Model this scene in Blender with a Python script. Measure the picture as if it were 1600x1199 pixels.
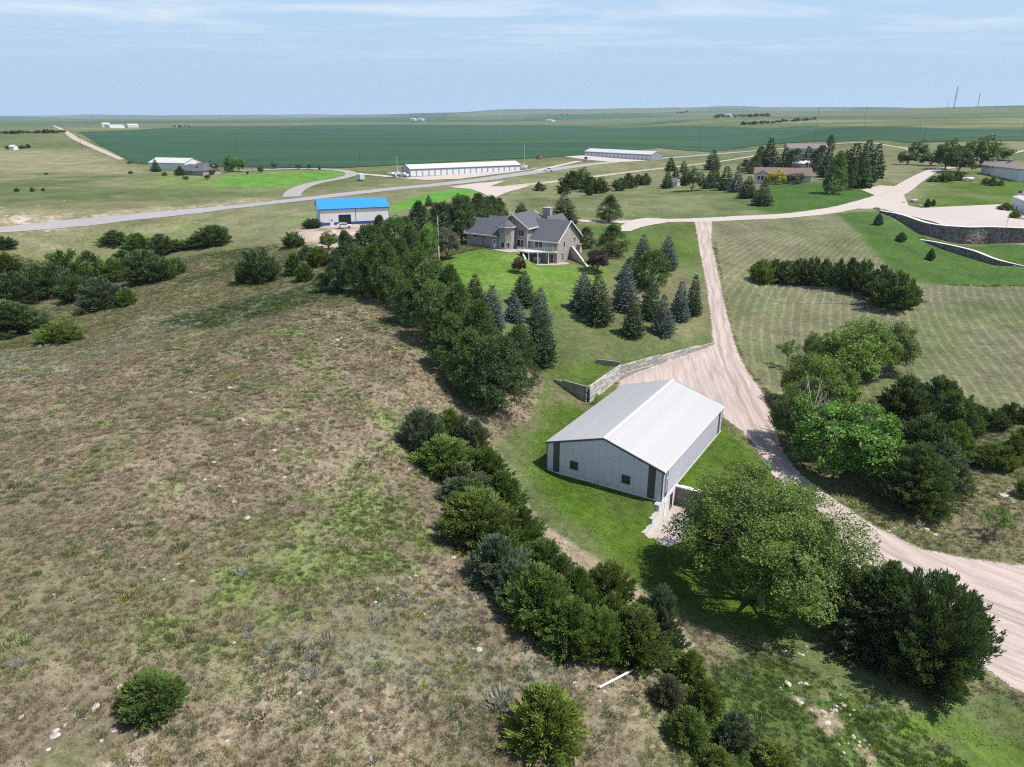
import bpy, math, random
import numpy as np
from mathutils import Vector, Matrix, Euler

for o in list(bpy.data.objects):
    bpy.data.objects.remove(o)
SC = bpy.context.scene
COL = SC.collection
R = math.radians
rng = np.random.default_rng(7)

# ------------------------------------------------------------------ camera
CAM_H, PITCH, FPX, PW, PH = 44.0, R(20.6), 1110.0, 1600.0, 1199.0
cam_data = bpy.data.cameras.new('camera')
cam = bpy.data.objects.new('camera', cam_data)
COL.objects.link(cam)
cam.location = (0, 0, CAM_H)
cam.rotation_euler = (math.pi / 2 - PITCH, 0, 0)
cam_data.sensor_fit = 'HORIZONTAL'
cam_data.sensor_width = 36.0
cam_data.lens = 36.0 * FPX / PW
cam_data.clip_start = 0.5
cam_data.clip_end = 80000
SC.camera = cam

# ------------------------------------------------------------------ sun and sky
SUN_ELEV, SUN_AZ = R(60), R(102)          # azimuth clockwise from +Y (the view direction)
sun_dir = Vector((math.sin(SUN_AZ) * math.cos(SUN_ELEV), math.cos(SUN_AZ) * math.cos(SUN_ELEV), math.sin(SUN_ELEV)))
sl = bpy.data.lights.new('sun', 'SUN')
sl.energy = 4.0
sl.angle = R(0.53)
sl.color = (1.0, 0.955, 0.89)
sun = bpy.data.objects.new('sun', sl)
COL.objects.link(sun)
sun.location = (60, 20, 120)
sun.rotation_euler = (-sun_dir).to_track_quat('-Z', 'Y').to_euler()

world = bpy.data.worlds.new('World')
SC.world = world
world.use_nodes = True
wn = world.node_tree
wn.nodes.clear()
def N(nt, t, **kw):
    n = nt.nodes.new(t)
    for k, v in kw.items():
        if k.startswith('i_'):
            n.inputs[int(k[2:]) if k[2:].isdigit() else k[2:].replace('_', ' ')].default_value = v
        else:
            setattr(n, k, v)
    return n
sky = N(wn, 'ShaderNodeTexSky', sky_type='NISHITA', sun_disc=False)
sky.sun_elevation = SUN_ELEV
sky.sun_rotation = SUN_AZ
sky.altitude = 2000
sky.air_density = 1.0
sky.dust_density = 0.3
sky.ozone_density = 2.0
# thin cirrus on the dome: stretched noise over the view direction projected on a high layer
tc = N(wn, 'ShaderNodeTexCoord')
sep = N(wn, 'ShaderNodeSeparateXYZ')
wn.links.new(tc.outputs['Generated'], sep.inputs[0])
mz = N(wn, 'ShaderNodeMath', operation='MAXIMUM'); mz.inputs[1].default_value = 0.03
wn.links.new(sep.outputs[2], mz.inputs[0])
dvx = N(wn, 'ShaderNodeMath', operation='DIVIDE'); wn.links.new(sep.outputs[0], dvx.inputs[0]); wn.links.new(mz.outputs[0], dvx.inputs[1])
dvy = N(wn, 'ShaderNodeMath', operation='DIVIDE'); wn.links.new(sep.outputs[1], dvy.inputs[0]); wn.links.new(mz.outputs[0], dvy.inputs[1])
cmb = N(wn, 'ShaderNodeCombineXYZ'); wn.links.new(dvx.outputs[0], cmb.inputs[0]); wn.links.new(dvy.outputs[0], cmb.inputs[1])
mp = N(wn, 'ShaderNodeMapping'); mp.inputs['Rotation'].default_value = (0, 0, R(35)); mp.inputs['Scale'].default_value = (0.42, 0.62, 1)
mp.inputs['Location'].default_value = (2.3, 0.9, 0)
wn.links.new(cmb.outputs[0], mp.inputs[0])
nz = N(wn, 'ShaderNodeTexNoise'); nz.inputs['Scale'].default_value = 0.85; nz.inputs['Detail'].default_value = 9; nz.inputs['Roughness'].default_value = 0.62; nz.inputs['Distortion'].default_value = 0.5
wn.links.new(mp.outputs[0], nz.inputs['Vector'])
cr = N(wn, 'ShaderNodeMapRange'); cr.inputs[1].default_value = 0.46; cr.inputs[2].default_value = 0.70; cr.inputs[3].default_value = 0.0; cr.inputs[4].default_value = 0.8
wn.links.new(nz.outputs[0], cr.inputs[0])
cm = N(wn, 'ShaderNodeMixRGB'); cm.inputs[2].default_value = (3.5, 3.75, 4.0, 1)
# even veil of high thin cloud: thicker the longer the path through it
vz = N(wn, 'ShaderNodeMath', operation='MAXIMUM'); vz.inputs[1].default_value = 0.01; wn.links.new(sep.outputs[2], vz.inputs[0])
vd = N(wn, 'ShaderNodeMath', operation='DIVIDE'); vd.inputs[0].default_value = -0.30; wn.links.new(vz.outputs[0], vd.inputs[1])
ve = N(wn, 'ShaderNodeMath', operation='EXPONENT'); wn.links.new(vd.outputs[0], ve.inputs[0])
veil = N(wn, 'ShaderNodeMixRGB'); veil.inputs[1].default_value = (1.84, 2.52, 3.28, 1)
wn.links.new(ve.outputs[0], veil.inputs[0]); wn.links.new(sky.outputs[0], veil.inputs[2])
fd = N(wn, 'ShaderNodeMapRange'); fd.inputs[1].default_value = 0.05; fd.inputs[2].default_value = 0.12
wn.links.new(sep.outputs[2], fd.inputs[0])
fm = N(wn, 'ShaderNodeMath', operation='MULTIPLY'); wn.links.new(cr.outputs[0], fm.inputs[0]); wn.links.new(fd.outputs[0], fm.inputs[1])
wn.links.new(fm.outputs[0], cm.inputs[0]); wn.links.new(veil.outputs[0], cm.inputs[1])
bg = N(wn, 'ShaderNodeBackground'); bg.inputs[1].default_value = 0.14
wn.links.new(cm.outputs[0], bg.inputs[0])
wo = N(wn, 'ShaderNodeOutputWorld')
wn.links.new(bg.outputs[0], wo.inputs[0])

SC.view_settings.view_transform = 'Standard'
SC.view_settings.look = 'None'
SC.view_settings.gamma = 1.0
SC.view_settings.exposure = 0.85
SC.view_settings.use_curve_mapping = False
SC.render.engine = 'CYCLES'
SC.cycles.max_bounces = 6
SC.cycles.diffuse_bounces = 4
SC.cycles.glossy_bounces = 2
SC.cycles.transmission_bounces = 4
SC.cycles.transparent_max_bounces = 10
SC.cycles.volume_bounces = 0
SC.cycles.caustics_reflective = False
SC.cycles.caustics_refractive = False
SC.cycles.use_denoising = False
SC.cycles.use_adaptive_sampling = True
SC.cycles.adaptive_threshold = 0.01
SC.cycles.filter_width = 1.15
SC.cycles.sample_clamp_indirect = 4.0

# ------------------------------------------------------------------ photo ray helpers
CP, SP = math.cos(PITCH), math.sin(PITCH)
def ray(px, py):
    dx = (np.asarray(px, float) - PW / 2) / FPX
    dy = (np.asarray(py, float) - PH / 2) / FPX
    return dx, CP - dy * SP, -SP - dy * CP
def at_z(px, py, z):
    a, b, c = ray(px, py)
    t = (z - CAM_H) / c
    return a * t, b * t
def z_at(px, py, Y):           # height of the ray at forward distance Y
    a, b, c = ray(px, py)
    return CAM_H + c * (Y / b)
def depth(X, Y, Z):
    return Y * CP - (Z - CAM_H) * SP

# ------------------------------------------------------------------ noise
def _hash(ix, iy, seed):
    h = (ix.astype(np.int64) * 374761393 + iy.astype(np.int64) * 668265263 + seed * 1442695041) & 0x7fffffff
    h = ((h ^ (h >> 13)) * 1274126177) & 0x7fffffff
    return ((h ^ (h >> 16)) & 0xffff) / 65535.0
def vnoise(X, Y, s, seed=0):
    x = np.asarray(X, float) / s; y = np.asarray(Y, float) / s
    ix = np.floor(x); iy = np.floor(y)
    fx = x - ix; fy = y - iy
    fx = fx * fx * (3 - 2 * fx); fy = fy * fy * (3 - 2 * fy)
    a = _hash(ix, iy, seed); b = _hash(ix + 1, iy, seed); c = _hash(ix, iy + 1, seed); d = _hash(ix + 1, iy + 1, seed)
    return (a * (1 - fx) + b * fx) * (1 - fy) + (c * (1 - fx) + d * fx) * fy
def fbm(X, Y, s, seed=0, oct=4):
    v = 0; a = 0.5; t = 0
    for i in range(oct):
        v = v + a * vnoise(X + 17.3 * i, Y - 9.1 * i, s / 2 ** i, seed + i); t += a; a *= 0.5
    return v / t
def sstep(a, b, x):
    t = np.clip((np.asarray(x, float) - a) / (b - a), 0, 1)
    return t * t * (3 - 2 * t)
def lerp(a, b, t):
    return a + (b - a) * t

# ------------------------------------------------------------------ terrain
# measured spots: photo pixel and height of the ground above the shed floor (m)
CTRL = [
 (0,1199,12),(300,1199,9.6),(600,1199,6.8),(850,1199,4.6),(1050,1199,2.4),(1200,1199,0.3),(1400,1199,-3),(1600,1199,-4.6),
 (0,1000,12.6),(300,1000,11),(600,1000,8),(800,960,5),(900,1030,3.9),(1000,1050,2.6),(1120,1060,0.4),(1250,1060,-2.2),
 (0,800,12.8),(300,800,11.8),(500,800,9.4),(650,780,6),(720,850,4.6),(800,880,3.6),(880,950,2.8),
 (0,640,11.6),(200,600,11.4),(400,560,11.4),(550,500,10.8),(620,490,10.2),(300,680,12.3),(500,650,10.4),(620,640,8),(700,660,5.2),(680,560,8.0),(760,640,3.8),
 (0,560,9.2),(150,535,9.0),(330,485,9.0),(470,455,9.6),
 (0,500,3.2),(100,470,3.0),(200,440,3.8),(300,440,7),(400,440,8.3),(480,430,9.2),(80,420,3.4),(300,405,6.5),
 (0,400,7),(0,375,9.7),(200,353,10.6),(400,333,11.2),(330,382,7.5),(200,395,4.8),(430,392,9.2),(480,375,11),
 (0,358,10.9),(300,332,11.2),(600,300,11.6),(545,352,11.4),(600,370,11.2),(560,430,10.2),(650,420,11.2),
 (700,400,13),(690,430,12.3),(760,386,13.7),(800,395,13.6),(740,360,13.6),(900,345,13.4),(950,355,13),(1020,350,12.6),(1095,350,12.2),
 (770,460,9.8),(740,500,9.0),(830,470,9.0),(850,412,10.9),(880,414,10.8),(925,425,10.2),(830,520,6.2),(850,575,3.6),(920,545,3.8),(900,480,7.2),(1000,490,6.0),(1060,512,3.8),(1000,545,3.2),
 (960,400,11.5),(1050,400,10),(1060,450,6.8),
 (1098,380,10.4),(1112,430,7.2),(1122,480,4.4),(1128,535,1.7),(1140,580,0.6),(1170,620,0.0),(1195,670,-0.7),(1230,740,-1.6),(1290,800,-2.6),(1380,860,-3.5),(1500,920,-4.1),(1600,950,-4.4),(1600,1060,-4.9),(1480,1040,-4.4),
 (857,733,0),(930,760,-0.1),(1030,790,-0.9),(1000,860,-1.6),(900,800,0.0),(830,790,1.0),(1050,900,-2.6),(1100,960,-2.8),(1200,985,-3.2),(850,700,0.4),(800,690,2.4),(1150,730,-1.0),(1120,780,-2.2),(900,650,0.2),(1000,600,0.1),(1080,580,0.4),
 (1200,420,6.0),(1180,480,3.6),(1250,500,1.8),(1220,560,0.0),(1300,440,4.6),(1400,480,2.8),(1500,480,2.6),(1500,550,0.4),(1600,500,2.6),(1600,600,-0.6),(1250,640,-1.0),(1400,620,-1.2),(1400,720,-2.7),(1550,720,-2.4),(1600,800,-2.8),(1450,830,-3.4),(1600,880,-3.8),
 (1200,370,10),(1320,338,12),(1400,375,9.4),(1450,430,4.8),(1600,430,4.8),(1540,400,6.2),(1500,385,7.0),
 (1500,345,12.2),(1420,322,12.8),(1600,350,12.2),(1600,330,12.5),(1380,308,13.4),(1250,335,12.4),(1450,268,17.2),(1560,280,16.2),(1600,300,14.2),(1450,300,14.2),
 (1230,285,15),(1330,290,14.6),(1300,310,13.8),(1150,310,13),(1000,312,12.4),(1000,335,12.5),(850,310,11.6),(900,295,9.6),(1000,288,10.4),(1100,292,12.4),(800,310,12),(700,330,11.8),(750,345,12.6),
 (800,275,12.6),(730,280,12.2),(900,257,13.2),(1000,247,13.6),(1100,240,14.6),(1180,232,15.4),(970,246,13.8),(730,270,12.6),(640,278,12),(560,270,11.8),(460,300,11.3),(450,275,11.6),(290,270,12),(200,262,12),(100,280,12.5),(0,300,13),(0,240,14),(1160,265,14.5),(1260,238,19),(1300,255,17),(1400,250,17.5),(1400,225,21),(1500,240,21),(1600,240,21),(1250,215,22),
]
CTRL_FAR = [   # photo pixel and forward distance
 (0,215,900),(200,215,950),(400,225,700),(600,225,750),(800,225,760),(1000,222,800),(100,200,1900),(400,200,2300),(700,198,2400),(1000,198,2300),(1150,205,1400),
 (1250,197,1250),(1300,202,800),(1400,203,950),(1500,216,650),(1600,212,680),(1500,198,1150),(1600,192,1250),(1400,186,2200),(1500,178,2700),(1600,173,2800),(1300,186,2300),(1500,168,3600),(1600,165,3700),(1400,171,3800),(1250,180,3200),(1130,184,2300),
 (0,190,5000),(300,189,5200),(600,189,5200),(900,186,5000),(1150,179,5200),(0,187,9000),(400,185,9000),(800,180,9000),(1200,174,9000),(1600,171,9000),
 (-300,187,9000),(-300,200,1900),(-300,240,600),(-300,330,280),(1900,171,9000),(1900,180,3000),(1900,215,800),(1900,260,420),(1900,400,250),
 (0,184,22000),(800,180,22000),(1600,172,22000),(-500,184,22000),(2100,174,22000),
]
def warp(X, Y):
    Yc = np.maximum(Y, -10.0) + 40.0
    return np.stack([X / Yc * 1.3, np.log(Yc)], -1)
_pts = []
for px, py, z in CTRL:
    x, y = at_z(px, py, z); _pts.append((x, y, z))
for px, py, Y in CTRL_FAR:
    a, b, c = ray(px, py); _pts.append((a * Y / b, Y, float(z_at(px, py, Y))))
_pts += [(-45, 5, 13.5), (0, 5, 9), (30, 8, 3), (60, 10, -3), (-110, 40, 12.5), (-90, 10, 13), (110, 40, -4.5), (100, 10, -5), (0, -60, 10), (-100, -60, 13), (100, -60, -5),
         (-150, 110, 9), (130, 110, -1.5), (-140, 60, 11.5), (150, 150, 3)]
_pts = np.array(_pts)
_Q = warp(_pts[:, 0], _pts[:, 1])
def _tps(r2):
    return 0.5 * r2 * np.log(r2 + 1e-12)
_n = len(_Q)
_A = np.zeros((_n + 3, _n + 3))
_d2 = ((_Q[:, None] - _Q[None]) ** 2).sum(-1)
_A[:_n, :_n] = _tps(_d2) + np.eye(_n) * 4e-4
_A[:_n, _n] = 1; _A[:_n, _n + 1:] = _Q
_A[_n:, :_n] = _A[:_n, _n:].T
_sol = np.linalg.solve(_A, np.concatenate([_pts[:, 2], np.zeros(3)]))
def tps(X, Y):
    X = np.asarray(X, float); Y = np.asarray(Y, float)
    sh = X.shape; q = warp(X.ravel(), Y.ravel()); out = np.empty(len(q))
    for i in range(0, len(q), 20000):
        c = q[i:i + 20000]
        r2 = ((c[:, None, :] - _Q[None]) ** 2).sum(-1)
        out[i:i + 20000] = _tps(r2) @ _sol[:_n] + _sol[_n] + c @ _sol[_n + 1:]
    return out.reshape(sh)

# polygon / polyline helpers in plan
def seg_dist(X, Y, line, closed=False):
    best = np.full(X.shape, 1e18); sgn = np.zeros(X.shape); par = np.zeros(X.shape); s0 = 0.0
    L = list(line) + ([line[0]] if closed else [])
    for (ax, ay), (bx, by) in zip(L[:-1], L[1:]):
        dx, dy = bx - ax, by - ay; l2 = dx * dx + dy * dy; l = math.sqrt(l2)
        t = np.clip(((X - ax) * dx + (Y - ay) * dy) / l2, 0, 1)
        d2 = (X - ax - t * dx) ** 2 + (Y - ay - t * dy) ** 2
        m = d2 < best
        best = np.where(m, d2, best)
        sgn = np.where(m, np.sign((X - ax) * dy - (Y - ay) * dx), sgn)   # + = right of the line
        par = np.where(m, s0 + t * l, par)
        s0 += l
    return np.sqrt(best), sgn, par
def inside(X, Y, poly):
    c = np.zeros(X.shape, bool); n = len(poly)
    for i in range(n):
        (ax, ay), (bx, by) = poly[i], poly[(i + 1) % n]
        if ay == by: continue
        c ^= ((ay > Y) != (by > Y)) & (X < (bx - ax) * (Y - ay) / (by - ay) + ax)
    return c
def sdf(X, Y, poly):           # negative inside; far-off points are skipped
    X = np.asarray(X, float); Y = np.asarray(Y, float)
    P = np.array(poly); pad = 30 + 0.05 * P[:, 1].max()
    out = np.full(X.shape, 1e3)
    m = (X > P[:, 0].min() - pad) & (X < P[:, 0].max() + pad) & (Y > P[:, 1].min() - pad) & (Y < P[:, 1].max() + pad)
    if m.any():
        x, y = X[m], Y[m]
        d, _, _ = seg_dist(x, y, poly, True)
        out[m] = np.where(inside(x, y, poly), -d, d)
    return out

# the shed frame: E = front right corner of the eave line, SA along the long wall (away), SN out of the long lit wall
SH_E = np.array([18.22, 76.15]); SA = np.array([0.5271, 0.8498]); SN = np.array([0.8498, -0.5271])
SH_W, SH_L, SH_H, SH_R = 16.0, 24.7, 4.0, 2.5
def shp(a, n):
    p = SH_E + SA * a + SN * n
    return float(p[0]), float(p[1])
# the grey house: local frame
HO = np.array([10.75, 169.6]); HU = np.array([0.8387, -0.5446]); HV = np.array([0.5446, 0.8387])
PADS = []       # (polygon, z, feather)
PADS.append(([shp(-0.8, 0.3), shp(SH_L + 0.8, 0.3), shp(SH_L + 0.8, -SH_W - 0.5), shp(3.5, -SH_W - 0.6)], -0.12, 5.0))
PADS.append(([tuple(HO + HU * u + HV * v) for u, v in ((-24.6, -4), (-8.2, -5.2), (-7.8, 0), (-7.8, 12), (-24.6, 6))], 13.72, 6.0))
PADS.append(([tuple(HO + HU * u + HV * v) for u, v in ((-6.4, -4.9), (0.6, -2.4), (3.2, 1.0), (2.2, 6.5), (-7.4, 1.0))], 10.93, 2.2))
PIT = [shp(-5.7, -0.2), shp(-1.0, -0.2), shp(-0.5, -1.0), shp(5.35, -1.0), shp(5.35, 5.6), shp(-1.0, 7.0), shp(-5.7, 4.0)]
WALLS = []      # (polyline, low z at each vertex, high z at each vertex, side on which the high ground lies, reach)
def px_line(pts):
    return [tuple(float(v) for v in at_z(*p)) for p in pts]
TW = px_line([(868, 594, 2.2), (918, 628, -0.05), (966, 592, 0.0), (1114, 538, 1.6)])
WALLS.append((TW, [2.0, -0.1, 0.0, 1.5], [2.3, 2.45, 2.45, 1.9], -1, 5.0))
SWALL = px_line([(1378, 330, 12.4), (1410, 345, 10.4), (1452, 369, 8.4), (1500, 380, 7.2), (1540, 382, 6.8), (1610, 386, 6.6)])
WALLS.append((SWALL, [12.0, 10.3, 8.2, 7.0, 6.6, 6.4], [12.3, 12.2, 12.1, 12.0, 12.0, 12.0], -1, 9.0))
SWALL2 = px_line([(1439, 376, 7.9), (1470, 386, 7.0), (1520, 401, 5.7), (1560, 414, 4.9), (1605, 420, 4.4)])
WALLS.append((SWALL2, [7.7, 6.7, 5.3, 4.5, 4.2], [7.9, 7.9, 7.2, 6.0, 4.6], -1, 5.0))
def hsp(u, v):
    p = HO + HU * u + HV * v
    return float(p[0]), float(p[1])
_rw0 = hsp(.3, 7.2); _rw1 = tuple(float(v) for v in at_z(921, 417, 10.5))
WALLS.append(([_rw0, _rw1], [11.6, 10.3], [14.0, 10.5], -1, 3.5))
def hgt(X, Y):
    X = np.asarray(X, float); Y = np.asarray(Y, float)
    Z = tps(X, Y)
    near = 1 - sstep(200, 500, Y)
    Z = Z + near * ((fbm(X, Y, 22, 3, 3) - 0.5) * 0.9 * sstep(-12, -30, X) + (fbm(X, Y, 5, 9, 3) - 0.5) * 0.28)
    far = sstep(250, 900, Y)
    Z = Z + far * (fbm(X, Y, 420, 21, 3) - 0.5) * 5.0 * (1 - 0.5 * sstep(900, 2500, Y))
    vf = sstep(5500, 9000, Y)
    Z = Z + vf * np.maximum(fbm(X, Y * 2.2, 3600, 31, 4) - 0.42, 0) * 190
    for poly, z, fe in PADS:
        Z = lerp(Z, z, 1 - sstep(0, fe, sdf(X, Y, poly)))
    for line, zl, zh, side, reach in WALLS:
        P = np.array(line)
        m = (X > P[:, 0].min() - 12) & (X < P[:, 0].max() + 12) & (Y > P[:, 1].min() - 12) & (Y < P[:, 1].max() + 12)
        if not m.any(): continue
        d, s, t = seg_dist(X[m], Y[m], line)
        cum = np.concatenate([[0], np.cumsum(np.hypot(*np.diff(P, axis=0).T))])
        lo = np.interp(t, cum, zl); hi = np.interp(t, cum, zh)
        up = (s == side)
        tgt = np.where(up, hi, lo)
        w = 1 - sstep(0.0, 1.0, d / reach)
        ends = (t <= 1e-6) | (t >= cum[-1] - 1e-6)
        w = np.where(ends, w * 0.0 + np.clip(1 - d / 2.0, 0, 1) * 0.5, w)
        Zm = Z[m]; Z[m] = lerp(Zm, tgt, w)
    dpit = sdf(X, Y, PIT)
    Z = np.where(dpit < 0, np.minimum(Z, -2.78), Z)
    return Z
def ground(px, py):
    """where the photo ray through a pixel meets the ground"""
    px = np.atleast_1d(np.asarray(px, float)); py = np.atleast_1d(np.asarray(py, float))
    a, b, c = ray(px, py)
    K = 150
    t = np.geomspace(26, 26000, K)[None] / b[:, None]
    f = CAM_H + c[:, None] * t - hgt(a[:, None] * t, b[:, None] * t)
    below = f < 0
    k = np.where(below.any(1), below.argmax(1), K - 1); k = np.maximum(k, 1)
    i = np.arange(len(px)); lo = t[i, k - 1]; hi = t[i, k]
    for _ in range(14):
        m = 0.5 * (lo + hi)
        fm = CAM_H + c * m - hgt(a * m, b * m)
        lo = np.where(fm > 0, m, lo); hi = np.where(fm > 0, hi, m)
    return np.stack([a * hi, b * hi, CAM_H + c * hi], -1)
def gpoly(pts):
    p = np.array(pts, float); g = ground(p[:, 0], p[:, 1])
    return [(float(q[0]), float(q[1])) for q in g]

# ------------------------------------------------------------------ materials
class NT:
    def __init__(s, name):
        s.m = bpy.data.materials.new(name); s.m.use_nodes = True
        s.t = s.m.node_tree; s.t.nodes.clear()
        s.out = s.n('ShaderNodeOutputMaterial')
    def n(s, t, **kw):
        return N(s.t, t, **kw)
    def l(s, a, b):
        s.t.links.new(a, b)
    def attr(s, name, out='Fac', typ='GEOMETRY'):
        a = s.n('ShaderNodeAttribute', attribute_name=name, attribute_type=typ); return a.outputs[out]
    def math(s, op, a, b=None, c=None, clamp=False):
        n = s.n('ShaderNodeMath', operation=op, use_clamp=clamp)
        for i, v in enumerate((a, b, c)):
            if v is None: continue
            if isinstance(v, (int, float)): n.inputs[i].default_value = v
            else: s.l(v, n.inputs[i])
        return n.outputs[0]
    def rng(s, v, a, b, c, d):
        n = s.n('ShaderNodeMapRange'); s.l(v, n.inputs[0])
        for i, k in enumerate((a, b, c, d)): n.inputs[i + 1].default_value = k
        return n.outputs[0]
    def noise(s, scale, detail=3, rough=0.55, vec=None, dist=0):
        n = s.n('ShaderNodeTexNoise'); n.inputs['Scale'].default_value = scale; n.inputs['Detail'].default_value = detail; n.inputs['Roughness'].default_value = rough; n.inputs['Distortion'].default_value = dist
        if vec is not None: s.l(vec, n.inputs['Vector'])
        return n.outputs[0]
    def pos(s):
        return s.n('ShaderNodeNewGeometry').outputs['Position']
    def obj(s):
        return s.n('ShaderNodeTexCoord').outputs['Object']
    def scale(s, v, sc):
        n = s.n('ShaderNodeMapping'); n.inputs['Scale'].default_value = sc; s.l(v, n.inputs[0]); return n.outputs[0]
    def mix(s, f, a, b, mode='MIX'):
        n = s.n('ShaderNodeMixRGB', blend_type=mode)
        for i, v in enumerate((f, a, b)):
            if isinstance(v, (int, float)): n.inputs[i].default_value = v
            elif isinstance(v, tuple): n.inputs[i].default_value = v if len(v) == 4 else (*v, 1)
            else: s.l(v, n.inputs[i])
        return n.outputs[0]
    def mulv(s, col, fac):           # colour times scalar
        n = s.n('ShaderNodeVectorMath', operation='SCALE')
        if isinstance(col, tuple): n.inputs[0].default_value = col[:3]
        else: s.l(col, n.inputs[0])
        s.l(fac, n.inputs[3]); return n.outputs[0]
    def bsdf(s, col, rough=0.8, spec=0.3, metal=0.0, bump=None, bstr=0.3, bdist=0.05, alpha=None):
        b = s.n('ShaderNodeBsdfPrincipled')
        if isinstance(col, tuple): b.inputs['Base Color'].default_value = (*col[:3], 1)
        else: s.l(col, b.inputs['Base Color'])
        if isinstance(rough, (int, float)): b.inputs['Roughness'].default_value = rough
        else: s.l(rough, b.inputs['Roughness'])
        b.inputs['Specular IOR Level'].default_value = spec; b.inputs['Metallic'].default_value = metal
        if alpha is not None: s.l(alpha, b.inputs['Alpha'])
        if bump is not None:
            bp = s.n('ShaderNodeBump'); bp.inputs['Strength'].default_value = bstr; bp.inputs['Distance'].default_value = bdist
            s.l(bump, bp.inputs['Height']); s.l(bp.outputs[0], b.inputs['Normal'])
        return b.outputs[0]
    def done(s, sh):
        s.l(sh, s.out.inputs[0]); return s.m
def surf(name, col, rough=0.6, spec=0.3, var=0.12, scale=2.0, metal=0.0, bstr=0.0, dirt=0.0):
    """a plain painted / built surface with grain and a little weathering"""
    k = NT(name); p = k.obj()
    n1 = k.noise(scale, 5, 0.6, p); n2 = k.noise(scale * 9, 3, 0.6, p)
    f = k.math('ADD', k.rng(n1, 0.3, 0.7, 1 - var, 1 + var), k.rng(n2, 0.3, 0.7, -var * 0.5, var * 0.5))
    c = k.mulv(col, f)
    if dirt:
        n3 = k.noise(scale * 0.6, 6, 0.7, k.scale(p, (1, 1, 0.25)))
        c = k.mix(k.rng(n3, 0.5, 0.8, 0, dirt), c, (0.10, 0.09, 0.075))
    return k.done(k.bsdf(c, rough, spec, metal, n2 if bstr else None, bstr, 0.02))

def new_mesh(name, verts, faces, mat=None, smooth=False):
    me = bpy.data.meshes.new(name)
    verts = np.asarray(verts, np.float32); faces = np.asarray(faces, np.int32)
    k = faces.shape[1]
    me.vertices.add(len(verts)); me.vertices.foreach_set('co', verts.ravel())
    me.loops.add(faces.size); me.loops.foreach_set('vertex_index', faces.ravel())
    me.polygons.add(len(faces)); me.polygons.foreach_set('loop_start', np.arange(0, faces.size, k, dtype=np.int32))
    me.polygons.foreach_set('loop_total', np.full(len(faces), k, np.int32))
    me.polygons.foreach_set('use_smooth', np.full(len(faces), smooth))
    me.update(calc_edges=True)
    if mat: me.materials.append(mat)
    return me
def fattr(me, name, arr, typ='FLOAT', dom='POINT'):
    a = me.attributes.new(name, typ, dom)
    if typ == 'FLOAT': a.data.foreach_set('value', np.asarray(arr, np.float32).ravel())
    else: a.data.foreach_set('color', np.asarray(arr, np.float32).ravel())
def link(name, me, parent=None, **props):
    o = bpy.data.objects.new(name, me); COL.objects.link(o)
    if parent: o.parent = parent
    for k, v in props.items():
        if v is not None: o[k] = v
    return o
def empty(name, loc, rz=0.0, label=None, category=None, group=None):
    o = bpy.data.objects.new(name, None); COL.objects.link(o)
    o.empty_display_size = 0.5
    o.location = loc; o.rotation_euler = (0, 0, rz)
    if label: o['label'] = label
    if category: o['category'] = category
    if group: o['group'] = group
    return o

# ------------------------------------------------------------------ land cover
ZP = {}; ZRAW = {}
def zone(name, pts):
    ZRAW[name] = pts
zone('lawn', [(640,450),(700,402),(765,388),(820,340),(900,330),(1092,348),(1098,400),(1112,500),(1115,536),(960,582),(968,604),(1000,592),(1130,636),(1200,700),(1215,745),(1270,810),(1300,870),(1330,990),(1420,1110),(1500,1100),(1560,1080),(1640,1140),(1640,1260),(1560,1230),(1420,1120),(1300,1060),(1180,1010),(1060,965),(960,900),(860,830),(800,760),(775,690),(830,650),(850,590),(840,560),(790,520),(730,510),(690,470)])
zone('lush', [(832,690),(850,640),(880,625),(915,640),(960,605),(1130,640),(1150,680),(1210,750),(1260,820),(1280,960),(1220,1000),(1090,960),(960,880),(870,800),(835,745)])
zone('lushwall', [(872,597),(860,575),(930,562),(975,565),(1000,568),(960,578),(960,590),(918,606)])
zone('houselawn', [(655,445),(700,402),(765,388),(820,396),(872,414),(925,420),(960,410),(930,440),(890,470),(850,480),(790,455),(745,465),(700,455)])
zone('northlawn', [(900,352),(960,352),(985,345),(1092,352),(1098,400),(1060,410),(985,395),(960,372),(900,372)])
zone('mow', [(1112,348),(1308,335),(1420,440),(1500,447),(1680,447),(1680,640),(1560,645),(1440,600),(1240,655),(1175,580),(1150,530),(1130,450)])
zone('walllawn', [(1306,334),(1376,329),(1450,372),(1640,388),(1640,446),(1500,445),(1440,443),(1405,432),(1360,388)])
zone('wallgreen2', [(1415,335),(1440,346),(1500,360),(1530,362),(1480,352)])
zone('glawn', [(1178,312),(1200,290),(1290,284),(1340,288),(1374,302),(1362,316),(1290,330),(1200,335),(1178,325)])
zone('hlawn', [(1418,322),(1440,300),(1455,282),(1500,268),(1660,268),(1660,320),(1580,322),(1500,322),(1440,326)])
zone('meadow', [(820,300),(860,312),(980,295),(1080,290),(1180,300),(1240,335),(1100,345),(960,338),(860,335),(800,330)])
zone('farmlawn', [(205,292),(250,268),(340,270),(520,266),(560,270),(480,290),(420,302),(340,298)])
zone('farmlush', [(330,290),(360,274),(520,268),(545,272),(470,288),(400,292)])
zone('shoplush', [(605,325),(660,305),(740,292),(752,302),(700,312),(640,325),(610,330)])
zone('dip', [(610,355),(430,345),(340,350),(250,375),(130,380),(0,395),(0,372),(200,356),(420,336),(600,318)])
zone('greenband', [(520,740),(610,690),(660,700),(690,780),(700,850),(640,900),(480,960),(330,1020),(200,1010),(250,930),(400,850)])
zone('greenband2', [(360,495),(450,480),(480,520),(560,620),(640,650),(700,690),(640,700),(560,650),(450,560),(370,540)])
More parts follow.
